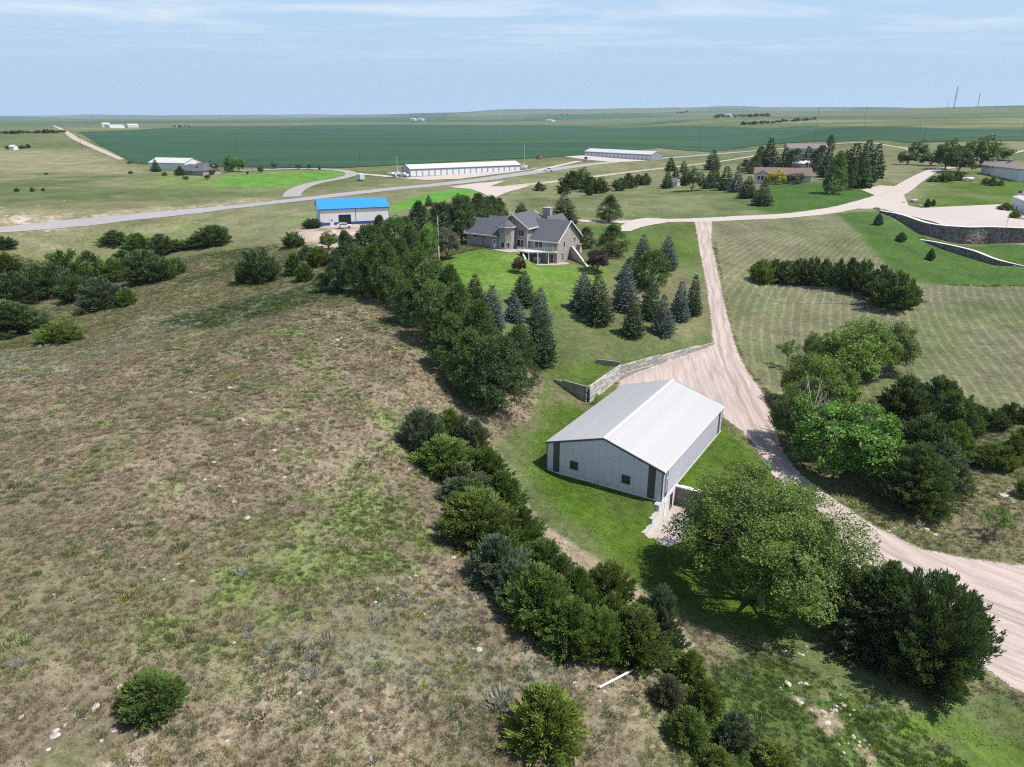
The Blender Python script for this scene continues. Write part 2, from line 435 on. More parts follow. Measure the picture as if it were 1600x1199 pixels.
zone('crest', [(-40,620),(150,565),(330,510),(470,470),(620,470),(640,455),(480,445),(330,480),(150,530),(-40,560)])
zone('greenlip', [(560,440),(470,450),(330,480),(230,508),(330,516),(420,494),(500,470),(600,470),(620,460)])
zone('gully', [(-60,575),(100,545),(200,500),(330,470),(480,440),(500,400),(400,380),(250,400),(120,400),(-60,400)])
zone('sage', [(420,1000),(620,930),(720,920),(760,980),(900,1060),(800,1100),(640,1080),(480,1090)])
zone('sandlow', [(60,1140),(200,1120),(200,1190),(120,1230),(-20,1230)])
zone('roughright', [(1180,1010),(1300,1060),(1420,1120),(1560,1230),(1200,1280),(1020,1199),(1040,1060)])
zone('washout', [(1225,1060),(1290,1080),(1345,1150),(1400,1230),(1350,1230),(1290,1150),(1235,1090)])
zone('rightrough', [(1215,700),(1260,750),(1330,800),(1440,862),(1530,876),(1680,885),(1680,640),(1560,640),(1440,600),(1240,655),(1210,640)])
zone('lush3', [(1430,1115),(1500,1110),(1560,1082),(1690,1150),(1690,1270),(1480,1240),(1360,1100)])
zone('track', [(806,780),(820,785),(870,830),(960,890),(1050,960),(1090,1010),(1060,1030),(1000,960),(900,900),(840,840)])
zone('cedarbare', [(770,660),(800,700),(812,770),(790,780),(750,700),(700,670),(760,650)])
zone('spoil', [(455,358),(500,352),(545,356),(640,350),(660,360),(560,385),(500,392),(455,372)])
zone('eroded', [(-20,362),(-20,330),(150,335),(300,322),(420,308),(400,318),(260,334),(140,350)])
zone('highpale', [(-40,300),(-40,230),(100,232),(200,255),(240,275),(200,292),(60,305)])
zone('grassfar', [(-80,232),(-80,192),(80,192),(110,215),(130,235)])
CROP = [(118,207),(150,225),(205,256),(300,262),(520,264),(640,258),(830,248),(905,244),(1030,232),(1110,238),(1180,228),(1300,222),(1390,220),(1500,222),(1680,224),(1680,206),(1420,198),(1290,198),(1150,198),(900,196),(600,195),(300,198)]
zone('crop', CROP)
zone('bare1', [(1170,240),(1240,230),(1300,228),(1440,226),(1440,250),(1390,262),(1300,262),(1180,262)])
_all = np.array([q for v in ZRAW.values() for q in v], float); _g = ground(_all[:, 0], _all[:, 1]); _i = 0
for _k, _v in ZRAW.items():
    ZP[_k] = [(float(q[0]), float(q[1])) for q in _g[_i:_i + len(_v)]]; _i += len(_v)
Cc = lambda *a: np.array(a, float)
PAL = dict(brown=Cc(.172, .143, .096), tan=Cc(.240, .200, .138), olive=Cc(.120, .118, .058), green=Cc(.125, .160, .052), lush=Cc(.050, .094, .008), vivid=Cc(.038, .084, .014), dry=Cc(.135, .122, .066),
           mead=Cc(.080, .103, .037), crop=Cc(.022, .066, .026), pale=Cc(.190, .175, .100), sand=Cc(.38, .315, .25), sage=Cc(.165, .175, .135), hay=Cc(.112, .112, .064), dkgreen=Cc(.056, .080, .028))
def cover(X, Y):
    """albedo of the ground, and mask values"""
    n1 = fbm(X, Y, 30, 41, 4); n2 = fbm(X, Y, 7, 51, 4); n3 = fbm(X, Y, 1.6, 61, 3); nf = fbm(X, Y * 1.6, 260, 71, 5)
    sh = X.shape
    def mixc(c, col, w):
        w = np.clip(w, 0, 1)[..., None]
        return c * (1 - w) + PAL[col] * w if isinstance(col, str) else c * (1 - w) + col * w
    def m(name, fe, jit=0.0):
        d = sdf(X, Y, ZP[name])
        return 1 - sstep(-fe, fe, d + (n2 - 0.5) * jit)
    c = np.broadcast_to(PAL['mead'] * 0.95, sh + (3,)).copy()
    c = mixc(c, 'pale', sstep(.42, .62, nf) * .55); c = mixc(c, 'olive', sstep(.55, .7, n1) * .5)
    near = (Y < 150) & (X < 30)
    c = mixc(c, 'brown', np.where(near, 1.0, 0) * sstep(35, 15, X) * sstep(150, 120, Y))
    c = mixc(c, 'tan', np.where(near, sstep(.50, .72, n2) * .45, 0)); c = mixc(c, 'olive', np.where(near, sstep(.50, .70, fbm(X, Y, 11, 81, 4)) * .45, 0))
    c = mixc(c, 'green', np.where(near, sstep(.60, .74, fbm(X, Y, 4.5, 85, 3)) * .4, 0))
    c = mixc(c, 'pale', m('highpale', 25, 30) * sstep(.3, .6, nf + n1 * .4 - .1) * .9)
    c = mixc(c, 'mead', m('grassfar', 60) * .7)
    c = mixc(c, 'olive', m('gully', 10, 8) * .75); c = mixc(c, 'pale', m('gully', 10, 8) * sstep(.48, .62, n2) * .5); c = mixc(c, 'mead', m('gully', 8, 8) * sstep(.5, .62, n1) * .7)
    c = mixc(c, 'green', m('dip', 6, 10) * sstep(.42, .6, n1) * .85); c = mixc(c, 'tan', m('dip', 6, 10) * sstep(.58, .66, n2) * .6)
    c = mixc(c, 'pale', m('crest', 5, 6) * .7); c = mixc(c, 'sage', m('crest', 4, 6) * sstep(.5, .6, n2) * .7)
    c = mixc(c, 'dkgreen', m('greenlip', 2.5, 3) * .95); c = mixc(c, 'mead', m('crest', 3, 5) * sstep(.42, .56, n1) * .7)
    c = mixc(c, 'green', m('greenband', 2.5, 8) * sstep(.36, .54, n2 * .6 + n3 * .4) * .85); c = mixc(c, 'green', m('greenband2', 2.0, 8) * sstep(.40, .58, n2) * .75)
    c = mixc(c, 'sage', m('sage', 2, 6) * sstep(.45, .62, n3) * .7); c = mixc(c, 'olive', m('sage', 2, 6) * sstep(.5, .62, n2) * .4)
    c = mixc(c, 'sand', m('sandlow', 1.2, 5) * sstep(.44, .56, n3 * .5 + n2 * .5))
    c = mixc(c, 'tan', m('eroded', 8, 14) * .6); c = mixc(c, 'sand', m('eroded', 8, 14) * sstep(.55, .62, n3 * .5 + n2 * .5) * .9)
    c = mixc(c, 'mead', m('roughright', 3, 5) * .9); c = mixc(c, Cc(.070, .112, .026), m('roughright', 3, 5) * sstep(.38, .56, n2) * .9)
    c = mixc(c, 'olive', m('rightrough', 3, 4)); c = mixc(c, 'mead', m('rightrough', 3, 4) * .5); c = mixc(c, 'pale', m('rightrough', 3, 4) * sstep(.48, .64, n2) * .4); c = mixc(c, 'brown', m('rightrough', 3, 4) * sstep(.55, .7, n1) * .4)
    c = mixc(c, 'mead', m('meadow', 6, 8)); c = mixc(c, 'pale', m('meadow', 6, 8) * sstep(.45, .65, n1) * .35)
    c = mixc(c, 'hay', m('mow', 2, 2) * .9); c = mixc(c, 'mead', m('mow', 2, 2) * sstep(.45, .62, n1) * .6)
    lw = m('lawn', .7, 1.2)
    c = mixc(c, 'mead', lw); c = mixc(c, 'dry', lw * sstep(.40, .60, fbm(X, Y, 14, 91, 3)) * .75)
    c = mixc(c, 'lush', m('lush', 2.0, 2) * .92); c = mixc(c, 'mead', m('lush', 2, 2) * sstep(.55, .68, n2) * .3)
    c = mixc(c, 'lush', m('lushwall', 1.5) * .8); c = mixc(c, Cc(.075, .125, .020), m('lush3', 1.5, 3) * sstep(.35, .55, n2) * .9)
    hl = m('houselawn', 5, 4); c = mixc(c, Cc(.080, .150, .020), hl * .95); c = mixc(c, Cc(.115, .165, .038), hl * sstep(.46, .6, fbm(X * .5, Y * 1.5, 5, 95, 3)) * .7)
    c = mixc(c, 'lush', m('northlawn', 3, 3) * .6)
    c = mixc(c, 'vivid', m('walllawn', 1.6, 1) * .92); c = mixc(c, 'vivid', m('wallgreen2', 1.0)); c = mixc(c, 'vivid', m('glawn', 4, 3) * .95)
    c = mixc(c, 'lush', m('hlawn', 4, 3) * (.5 + .4 * sstep(.4, .6, n1))); c = mixc(c, 'green', m('farmlawn', 8, 6) * .8); c = mixc(c, Cc(.07, .19, .02), m('farmlush', 8, 6) * .8); c = mixc(c, Cc(.065, .20, .02), m('shoplush', 5, 4) * .95)
    c = mixc(c, 'tan', m('washout', .8, 3) * sstep(.48, .58, n3)); c = mixc(c, 'tan', m('track', .5, 2) * .95); c = mixc(c, 'tan', m('cedarbare', 1.2, 2) * sstep(.4, .6, n2) * .6)
    c = mixc(c, Cc(.34, .27, .22), m('spoil', 2, 4) * sstep(.3, .5, n2))
    c = mixc(c, 'dry', m('bare1', 12, 10) * .6)
    # far country: patchwork of pasture, stubble and crops
    fw = sstep(1900, 2600, Y)
    cell = vnoise(X + 300 * n1, Y * .8, 900, 101)
    c = mixc(c, np.where((cell > .62)[..., None], Cc(.095, .105, .055), np.where((cell > .4)[..., None], Cc(.06, .092, .04), Cc(.03, .068, .03))), fw * .9)
    return c * (0.86 + .28 * n3)[..., None], m('mow', 1.5, 1) + m('walllawn', 1.5, 1) * .35
# ------------------------------------------------------------------ ground sheet
rows = [-60, -30, -12, 0, 8, 14]
y = 18.0
while y < 40000:
    rows.append(y); y += max(0.42, min(0.0042 * y, 9e9)) if y < 140 else max(0.55, (0.0042 if y < 260 else 0.0062) * y * (1 + max(0, (y - 400)) / 3000))
rows = np.array(rows)
NC = 520
uu = np.linspace(-1, 1, NC)
GX = uu[None, :] * (np.maximum(rows, 20)[:, None] * 0.88 + 26); GY = np.repeat(rows[:, None], NC, 1)
GZ = hgt(GX, GY)
colr, mowm = cover(GX, GY)
gi = np.arange(len(rows) * NC).reshape(len(rows), NC)
gf = np.stack([gi[:-1, :-1], gi[:-1, 1:], gi[1:, 1:], gi[1:, :-1]], -1).reshape(-1, 4)
k = NT('ground_cover'); p = k.pos()
base = k.attr('col', 'Color')
f1 = k.rng(k.noise(1.1, 5, 0.65, p), .28, .72, .66, 1.34); f2 = k.rng(k.noise(6.5, 4, 0.75, p), .32, .68, .62, 1.36); f3 = k.rng(k.noise(0.11, 5, 0.65, k.scale(p, (1, .7, 1))), .3, .7, .72, 1.28)
ff = k.math('MULTIPLY', k.math('MULTIPLY', f1, f2), f3)
c1 = k.mulv(base, ff)
hue = k.noise(0.9, 4, 0.6, k.scale(p, (1, 1.3, 1)))
c1 = k.mix(k.rng(hue, .5, .75, 0, .30), c1, k.mix(1.0, base, (1.35, 1.12, .72), 'MULTIPLY'))
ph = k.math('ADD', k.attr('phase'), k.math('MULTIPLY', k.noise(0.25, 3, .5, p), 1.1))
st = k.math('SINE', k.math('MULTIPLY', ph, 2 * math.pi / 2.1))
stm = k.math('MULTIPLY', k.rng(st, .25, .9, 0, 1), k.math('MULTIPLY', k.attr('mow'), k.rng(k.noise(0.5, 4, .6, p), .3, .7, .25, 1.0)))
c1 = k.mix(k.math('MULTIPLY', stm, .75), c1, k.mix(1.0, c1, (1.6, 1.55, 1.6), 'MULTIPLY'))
hb = k.math('ADD', k.noise(7.5, 4, .65, p), k.math('MULTIPLY', k.noise(28, 2, .6, p), .4))
M_GROUND = k.done(k.bsdf(c1, 0.95, 0.1, 0, hb, 0.55, 0.16))
gme = new_mesh('ground', np.stack([GX, GY, GZ], -1).reshape(-1, 3), gf, M_GROUND, True)
fattr(gme, 'col', np.concatenate([colr, np.ones(colr.shape[:2] + (1,))], -1).reshape(-1, 4), 'FLOAT_COLOR')
fattr(gme, 'mow', np.clip(mowm, 0, 1))
wl = sdf(GX, GY, ZP['walllawn']) < 0
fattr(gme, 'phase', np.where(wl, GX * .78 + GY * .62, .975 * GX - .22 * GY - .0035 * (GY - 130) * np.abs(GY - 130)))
link('ground', gme, kind='structure')

_hw = np.maximum(rows, 20) * 0.88 + 26
def zfast(X, Y):
    """height of the ground mesh itself"""
    X = np.atleast_1d(np.asarray(X, float)); Y = np.atleast_1d(np.asarray(Y, float))
    j = np.clip(np.searchsorted(rows, Y) - 1, 0, len(rows) - 2); t = np.clip((Y - rows[j]) / (rows[j + 1] - rows[j]), 0, 1)
    def at(jj):
        c = np.clip((X / _hw[jj] + 1) * .5 * (NC - 1), 0, NC - 1.001); i = c.astype(int); f = c - i
        return GZ[jj, i] * (1 - f) + GZ[jj, i + 1] * f
    return at(j) * (1 - t) + at(j + 1) * t
def ground(px, py):
    px = np.atleast_1d(np.asarray(px, float)); py = np.atleast_1d(np.asarray(py, float)); out = np.empty((len(px), 3))
    sel = np.arange(6, len(rows)); rr = rows[sel]
    for n_ in range(len(px)):
        a, b, c = ray(px[n_], py[n_]); X = a / b * rr
        cc = np.clip((X / _hw[sel] + 1) * .5 * (NC - 1), 0, NC - 1.001); i = cc.astype(int); f = cc - i
        d = CAM_H + c / b * rr - (GZ[sel, i] * (1 - f) + GZ[sel, i + 1] * f)
        k = int(np.argmax(d < 0)) if (d < 0).any() else len(rr) - 1
        k = max(k, 1); t = d[k - 1] / (d[k - 1] - d[k]) if d[k - 1] > 0 else 0.0
        y = rr[k - 1] + (rr[k] - rr[k - 1]) * min(t, 1.0); out[n_] = (a / b * y, y, CAM_H + c / b * y)
    return out
# ------------------------------------------------------------------ roads and other draped sheets
def ribbon(line, step):
    P = np.array(line); out = []
    for i in range(len(P) - 1):
        p0 = P[max(i - 1, 0)]; p1 = P[i]; p2 = P[i + 1]; p3 = P[min(i + 2, len(P) - 1)]
        n = max(2, int(np.hypot(*(p2[:2] - p1[:2])) / step))
        t = (np.arange(n) / n)[:, None]
        out.append(.5 * (2 * p1 + (p2 - p0) * t + (2 * p0 - 5 * p1 + 4 * p2 - p3) * t ** 2 + (3 * p1 - p0 - 3 * p2 + p3) * t ** 3))
    out.append(P[-1:]); return np.concatenate(out)
def road(name, pts, mat, lift=0.05, step=2.0, na=12, z=None):
    """pts: (px, py, width in m); a sheet draped over the ground with s / d coordinates"""
    g = ground([q[0] for q in pts], [q[1] for q in pts]); w = np.array([q[2] for q in pts], float)
    C = ribbon(np.column_stack([g[:, :2], w]), step)
    T = np.gradient(C[:, :2], axis=0); T /= np.linalg.norm(T, axis=1)[:, None]
    Nn = np.stack([T[:, 1], -T[:, 0]], 1); s = np.concatenate([[0], np.cumsum(np.hypot(*np.diff(C[:, :2], axis=0).T))])
    a = np.linspace(-.5, .5, na + 1)
    XY = C[:, None, :2] + Nn[:, None] * (a[None, :, None] * C[:, None, 2:3])
    Z = zfast(XY[..., 0].ravel(), XY[..., 1].ravel()).reshape(XY.shape[:2]) + lift
    n = len(C); ii = np.arange(n * (na + 1)).reshape(n, na + 1)
    F = np.stack([ii[:-1, :-1], ii[:-1, 1:], ii[1:, 1:], ii[1:, :-1]], -1).reshape(-1, 4)
    me = new_mesh(name, np.concatenate([XY, Z[..., None]], -1).reshape(-1, 3), F, mat, True)
    d = a[None] * C[:, 2:3]
    fattr(me, 's', np.repeat(s[:, None], na + 1, 1)); fattr(me, 'd', d); fattr(me, 'edge', C[:, 2:3] * .5 - np.abs(d))
    return link(name, me, kind='structure')
def sheet(name, pts, mat, lift=0.05, res=0.8, line=None, kind='structure', plan=False):
    poly = pts if plan else gpoly(pts); P = np.array(poly)
    x = np.arange(P[:, 0].min() - 2.5, P[:, 0].max() + 2.5 + res, res); y = np.arange(P[:, 1].min() - 2.5, P[:, 1].max() + 2.5 + res, res)
    X, Y = np.meshgrid(x, y); D = -sdf(X, Y, poly)
    keep = D > -2.0 * max(1, res * .8)
    ii = np.arange(X.size).reshape(X.shape)
    kf = keep[:-1, :-1] & keep[:-1, 1:] & keep[1:, 1:] & keep[1:, :-1]
    F = np.stack([ii[:-1, :-1], ii[:-1, 1:], ii[1:, 1:], ii[1:, :-1]], -1)[kf]
    used, inv = np.unique(F, return_inverse=True); F = inv.reshape(F.shape)
    xs, ys = X.ravel()[used], Y.ravel()[used]
    me = new_mesh(name, np.column_stack([xs, ys, zfast(xs, ys) + lift]), F, mat, True)
    fattr(me, 'edge', D.ravel()[used])
    if line is not None:
        d, sg, s = seg_dist(xs, ys, line); fattr(me, 's', s); fattr(me, 'd', d * sg)
    else:
        fattr(me, 's', xs); fattr(me, 'd', ys)
    return link(name, me, kind=kind)
def gravel_mat(name, c0, c1, feather=0.8, track=0.5, fine=9.0, rag=1.0, ruts=0.0):
    k = NT(name); p = k.pos()
    cv = k.n('ShaderNodeCombineXYZ'); k.l(k.math('MULTIPLY', k.attr('s'), .07), cv.inputs[0]); k.l(k.attr('d'), cv.inputs[1])
    tr = k.noise(1.5, 5, .65, cv.outputs[0], .9)
    n1 = k.noise(.35, 5, .6, p); n2 = k.noise(fine, 4, .7, p)
    c = k.mix(k.rng(tr, .38, .66, 0, track), c0, c1)
    c = k.mix(k.rng(n1, .45, .7, 0, .35), c, tuple(v * .84 for v in c0))
    c = k.mulv(c, k.rng(n2, .3, .7, .80, 1.18))
    if ruts:
        q = k.math('DIVIDE', k.math('SUBTRACT', k.math('ABSOLUTE', k.math('ADD', k.attr('d'), k.math('MULTIPLY', k.math('SUBTRACT', k.noise(.08, 2, .5, p), .5), 2.4))), .95), .34)
        gq = k.math('EXPONENT', k.math('MULTIPLY', k.math('MULTIPLY', q, q), -1.0))
        c = k.mix(k.math('MULTIPLY', gq, k.rng(n1, .3, .7, ruts * .5, ruts)), c, tuple(v * .78 for v in c1))
    e = k.math('ADD', k.attr('edge'), k.math('MULTIPLY', k.math('SUBTRACT', k.noise(.9, 5, .7, p), .5), 1.5 * rag))
    al = k.math('GREATER_THAN', k.math('ADD', e, k.math('MULTIPLY', k.math('SUBTRACT', k.noise(5.0, 3, .7, p), .5), feather * 1.6)), 0.1)
    return k.done(k.bsdf(c, .95, .1, 0, k.math('ADD', n2, tr), .35, .05, al))
M_GRAVEL = gravel_mat('pink_gravel', (.405, .332, .295), (.245, .185, .160), .8, .85, 9.0, 1.2, .6)
M_LIME = gravel_mat('pale_gravel', (.40, .345, .31), (.32, .265, .235), .6, .5)
M_ROAD = gravel_mat('highway_surface', (.27, .258, .252), (.225, .215, .21), .6, .45, 5, .25)
M_TRACK = gravel_mat('dirt_track', (.34, .295, .23), (.30, .25, .195), .8, .4)
drive_line = gpoly([(1097,348),(1106,400),(1116,450),(1126,500),(1130,540),(1150,590),(1175,640),(1205,700),(1245,765),(1310,820),(1400,880),(1500,930),(1640,985)])
DRIVE_PX = [(1084,344),(1093,395),(1103,445),(1110,500),(1114,540),(1060,557),(1000,577),(967,595),(962,612),(1000,640),(1060,650),(1128,652),(1150,668),(1178,695),(1208,745),(1250,800),(1310,870),(1380,935),(1475,985),(1555,1062),(1680,1120),(1680,890),(1600,884),(1530,876),(1440,858),(1370,824),(1312,786),(1254,745),(1220,700),(1207,650),(1190,612),(1165,575),(1148,535),(1133,480),(1121,420),(1112,380),(1113,344)]
DRIVE = gpoly(DRIVE_PX)
sheet('gravel_driveway', DRIVE, M_GRAVEL, .05, .5, drive_line, plan=True)
road('gravel_road', [(880,343,5),(930,347,5),(985,347,6),(1050,345,6.5),(1100,344,7),(1160,341,7),(1220,338,7),(1280,332,7.5),(1330,323,8),(1375,311,9),(1405,298,9),(1425,285,8),(1445,273,7),(1465,265,6.5),(1490,262,6)], M_LIME, .09, 1.5)
sheet('gravel_court', [(1340,327),(1350,316),(1385,302),(1410,297),(1420,322),(1440,326),(1500,323),(1560,320),(1680,316),(1680,362),(1560,358),(1500,358),(1440,343),(1405,334),(1378,327)], M_LIME, .13, 1.0)
sheet('gravel_turnout', [(1345,297),(1375,290),(1412,293),(1400,312),(1372,308)], M_LIME, .11, 1.0)
sheet('house_drive', [(962,362),(980,346),(1010,341),(1045,343),(1040,349),(1010,354),(985,362)], M_LIME, .12, .8)
road('highway', [(x_, float(np.interp(x_, [-160, 0, 150, 300, 430], [374.5, 359.5, 345.5, 330.8, 316.5])), 8.0 + max(0, x_) * .006) for x_ in range(-160, 440, 25)] + [(520,306.5,11),(620,295,11),(720,285,11),(800,274,11),(900,260,11),(1000,250,11),(1090,243.5,11),(1180,236,11),(1260,229,11)], M_ROAD, .10, 5)
road('lane', [(455,308,8),(464,297,8),(490,287,7.5),(530,279.5,7),(549,273,7),(535,267,7),(480,264,6.5),(400,266,6),(345,268,6)], M_ROAD, .14, 3)
road('approach_lane', [(545,271,6),(580,273.5,6),(620,277,6),(660,280,6)], M_LIME, .12, 3)
sheet('storage_apron', [(622,279),(640,277),(815,266),(850,262),(800,270),(720,280),(665,282)], M_LIME, .16, 2.0)
sheet('junction', [(700,293),(735,288),(790,283),(765,292),(800,292),(830,290),(790,302),(770,312),(755,303),(735,296)], M_LIME, .17, 1.5)
road('access_road', [(760,298,7),(800,291.5,6),(860,285,5.5),(940,275,5.5),(1020,265,5.5),(1100,256,5.5),(1150,249,5.5),(1185,243,5)], M_TRACK, .14, 4)
sheet('concrete_apron', [(882,245),(912,243),(1016,251),(990,253),(960,254),(915,250)], M_LIME, .17, 2.5)
road('field_lane', [(838,267,5),(870,260,5),(905,252,5)], M_LIME, .16, 4)
sheet('shop_yard', [(478,352),(500,357),(560,357),(640,350),(655,342),(615,340),(600,352)], M_GRAVEL, .10, 1.2)
road('hill_track', [(1440,243,4),(1380,226.5,4),(1290,226,4),(1240,229,4)], M_TRACK, .2, 6)
road('house_track', [(1572,243,4),(1600,236,4),(1660,228,4)], M_TRACK, .2, 6)
road('section_track', [(84,196.5,9),(100,205,9),(112,213,9),(128,222,8),(150,232,7),(168,240,6),(190,250,5)], M_TRACK, .25, 14)
k = NT('row_crop'); p = k.pos()
b1 = k.noise(.006, 5, .6, k.scale(p, (.25, 1, 1))); b2 = k.noise(.03, 4, .6, k.scale(p, (.12, 1, 1))); b3 = k.noise(.8, 3, .6, p)
c = k.mix(k.rng(b1, .35, .65, 0, 1), (.013, .046, .020), (.024, .066, .024)); c = k.mulv(c, k.math('MULTIPLY', k.rng(b2, .3, .7, .70, 1.3), k.rng(b3, .3, .7, .85, 1.15)))
c = k.mix(k.rng(b2, .66, .75, 0, .5), c, (.08, .12, .05))
M_CROP = k.done(k.bsdf(c, .8, .2, 0, b3, .5, .4, k.rng(k.attr('edge'), 0.0, 4.0, 0, 1)))
sheet('crop_field', CROP, M_CROP, .35, 7.0, None, 'stuff')

# ------------------------------------------------------------------ mesh builder
class MB:
    def __init__(s): s.v = []; s.f = []
    def poly(s, pts):
        b = len(s.v); s.v += [tuple(float(c) for c in p) for p in pts]; s.f.append(tuple(range(b, b + len(pts)))); return s
    def hexa(s, P):                      # 8 points: bottom 4 ccw, top 4 ccw
        b = len(s.v); s.v += [tuple(float(c) for c in p) for p in P]
        for f in ((3, 2, 1, 0), (4, 5, 6, 7), (0, 1, 5, 4), (1, 2, 6, 5), (2, 3, 7, 6), (3, 0, 4, 7)): s.f.append(tuple(b + i for i in f))
        return s
    def box(s, x0, x1, y0, y1, z0, z1):
        return s.hexa([(x0, y0, z0), (x1, y0, z0), (x1, y1, z0), (x0, y1, z0), (x0, y0, z1), (x1, y0, z1), (x1, y1, z1), (x0, y1, z1)])
    def prism(s, base, off):             # polygon extruded by a vector
        n = len(base); b = len(s.v); o = np.array(off, float)
        s.v += [tuple(float(c) for c in p) for p in base] + [tuple(float(c) for c in np.array(p, float) + o) for p in base]
        s.f.append(tuple(range(b + n - 1, b - 1, -1))); s.f.append(tuple(range(b + n, b + 2 * n)))
        for i in range(n): j = (i + 1) % n; s.f.append((b + i, b + j, b + n + j, b + n + i))
        return s
    def tube(s, p0, p1, r0, r1=None, n=8):
        r1 = r0 if r1 is None else r1
        p0 = Vector(p0); p1 = Vector(p1); d = (p1 - p0).normalized(); a = d.orthogonal().normalized(); c = d.cross(a); b = len(s.v)
        for p, r in ((p0, r0), (p1, r1)):
            for i in range(n):
                t = 2 * math.pi * i / n; s.v.append(tuple(p + a * (r * math.cos(t)) + c * (r * math.sin(t))))
        for i in range(n): j = (i + 1) % n; s.f.append((b + i, b + j, b + n + j, b + n + i))
        s.f.append(tuple(range(b + n - 1, b - 1, -1))); s.f.append(tuple(range(b + n, b + 2 * n))); return s
    def build(s, name, mat, parent=None, smooth=False, **props):
        me = bpy.data.meshes.new(name); me.from_pydata(s.v, [], s.f); me.update()
        bm = __import__('bmesh').new(); bm.from_mesh(me); __import__('bmesh').ops.recalc_face_normals(bm, faces=bm.faces); bm.to_mesh(me); bm.free()
        if smooth: me.polygons.foreach_set('use_smooth', np.ones(len(me.polygons), bool))
        me.materials.append(mat)
        return link(name, me, parent, **props)

def ribbed(name, col, pitch, axis, rough=.45, var=.05):
    k = NT(name); p = k.obj()
    n1 = k.noise(.5, 4, .6, p); n2 = k.noise(6, 3, .6, k.scale(p, (1, 1, .2)))
    c = k.mulv(col, k.math('ADD', k.rng(n1, .3, .7, 1 - var, 1 + var), k.rng(n2, .3, .7, -.03, .03)))
    return k.done(k.bsdf(c, rough, .35))
M_ROOFW = ribbed('white_roof_steel', (.435, .422, .41), .23, 'x')
M_WALLG = ribbed('grey_wall_steel', (.60, .572, .635), .23, 'x')
M_STORE = ribbed('storage_wall_steel', (.27, .275, .30), .23, 'x')
M_DARK = ribbed('charcoal_steel', (.085, .09, .105), .23, 'x')
M_TRIM = surf('white_trim', (.60, .60, .59), .5, .3, .05)
M_CONC = surf('concrete', (.36, .34, .315), .85, .2, .12, 1.2, 0, .2, .35)
M_CONCW = surf('white_concrete', (.56, .54, .51), .8, .2, .08, 1.0, 0, .1, .2)
M_PATIO = surf('pinkish_concrete', (.33, .285, .25), .85, .2, .12, 1.0, 0, .1, .25)
M_CONCD = surf('stained_concrete', (.17, .16, .15), .9, .2, .3, 1.6, 0, .3, .7)
k = NT('window_glass'); p = k.obj()
M_GLASS = k.done(k.bsdf(k.mix(k.rng(k.noise(1.5, 2, .5, p), .35, .65, 0, 1), (.012, .015, .018), (.035, .042, .048)), .08, .6))
M_DOORW = surf('white_door_panel', (.60, .61, .63), .5, .3, .04)
M_BLUE = surf('blue_roof_steel', (.025, .20, .47), .4, .4, .05)
M_NAVY = surf('navy_steel', (.03, .075, .24), .5, .3, .08)
M_WHITEW = surf('white_wall_steel', (.58, .575, .57), .5, .3, .04)
M_CREAM = surf('cream_siding', (.50, .47, .425), .7, .2, .06)
M_SHING = surf('grey_shingles', (.088, .088, .100), .9, .2, .22, 3.0, 0, .3)
M_SHINGR = surf('red_brown_shingles', (.150, .104, .092), .9, .2, .18, 2.0)
M_SHINGB = surf('taupe_shingles', (.175, .14, .14), .9, .2, .15, 2.0)
M_WOODD = surf('dark_wood', (.05, .04, .035), .8, .2, .3, 3)
M_POLE = surf('weathered_pole', (.115, .095, .08), .9, .1, .25, 3)
M_METAL = surf('galvanised_steel', (.42, .42, .42), .45, .5, .1, 2)
M_TYRE_SHADE = surf('tyre_rubber_and_shade', (.02, .02, .02), .8, .2, .1)
M_HUB = surf('hub_metal', (.4, .4, .42), .4, .5, .1)
M_VWHITE = surf('white_vehicle_paint', (.60, .60, .61), .3, .5, .03)
M_VGREY = surf('grey_vehicle_paint', (.16, .17, .18), .3, .5, .05)
M_RED = surf('red_paint', (.35, .04, .03), .5, .4, .1)
M_ORANGE = surf('orange_paint', (.45, .13, .03), .5, .4, .1)
M_ROCK = surf('pale_rock', (.37, .32, .28), .9, .15, .25, 2.5, 0, .5)
M_FLAGB = surf('blue_cloth', (.02, .04, .22), .8, .1, .1)
k = NT('brick'); p = k.obj()
bt = k.n('ShaderNodeTexBrick'); bt.inputs['Scale'].default_value = 1.0; bt.inputs['Brick Width'].default_value = .42; bt.inputs['Row Height'].default_value = .15; bt.inputs['Mortar Size'].default_value = .012
bt.inputs['Color1'].default_value = (.315, .265, .24, 1); bt.inputs['Color2'].default_value = (.27, .23, .20, 1); bt.inputs['Mortar'].default_value = (.33, .30, .275, 1)
cb = k.n('ShaderNodeCombineXYZ'); sp_ = k.n('ShaderNodeSeparateXYZ'); k.l(p, sp_.inputs[0]); k.l(k.math('ADD', sp_.outputs[0], sp_.outputs[1]), cb.inputs[0]); k.l(sp_.outputs[2], cb.inputs[1]); k.l(cb.outputs[0], bt.inputs['Vector'])
M_BRICK = k.done(k.bsdf(k.mulv(bt.outputs['Color'], k.rng(k.noise(.8, 4, .6, p), .3, .7, .85, 1.15)), .9, .15))

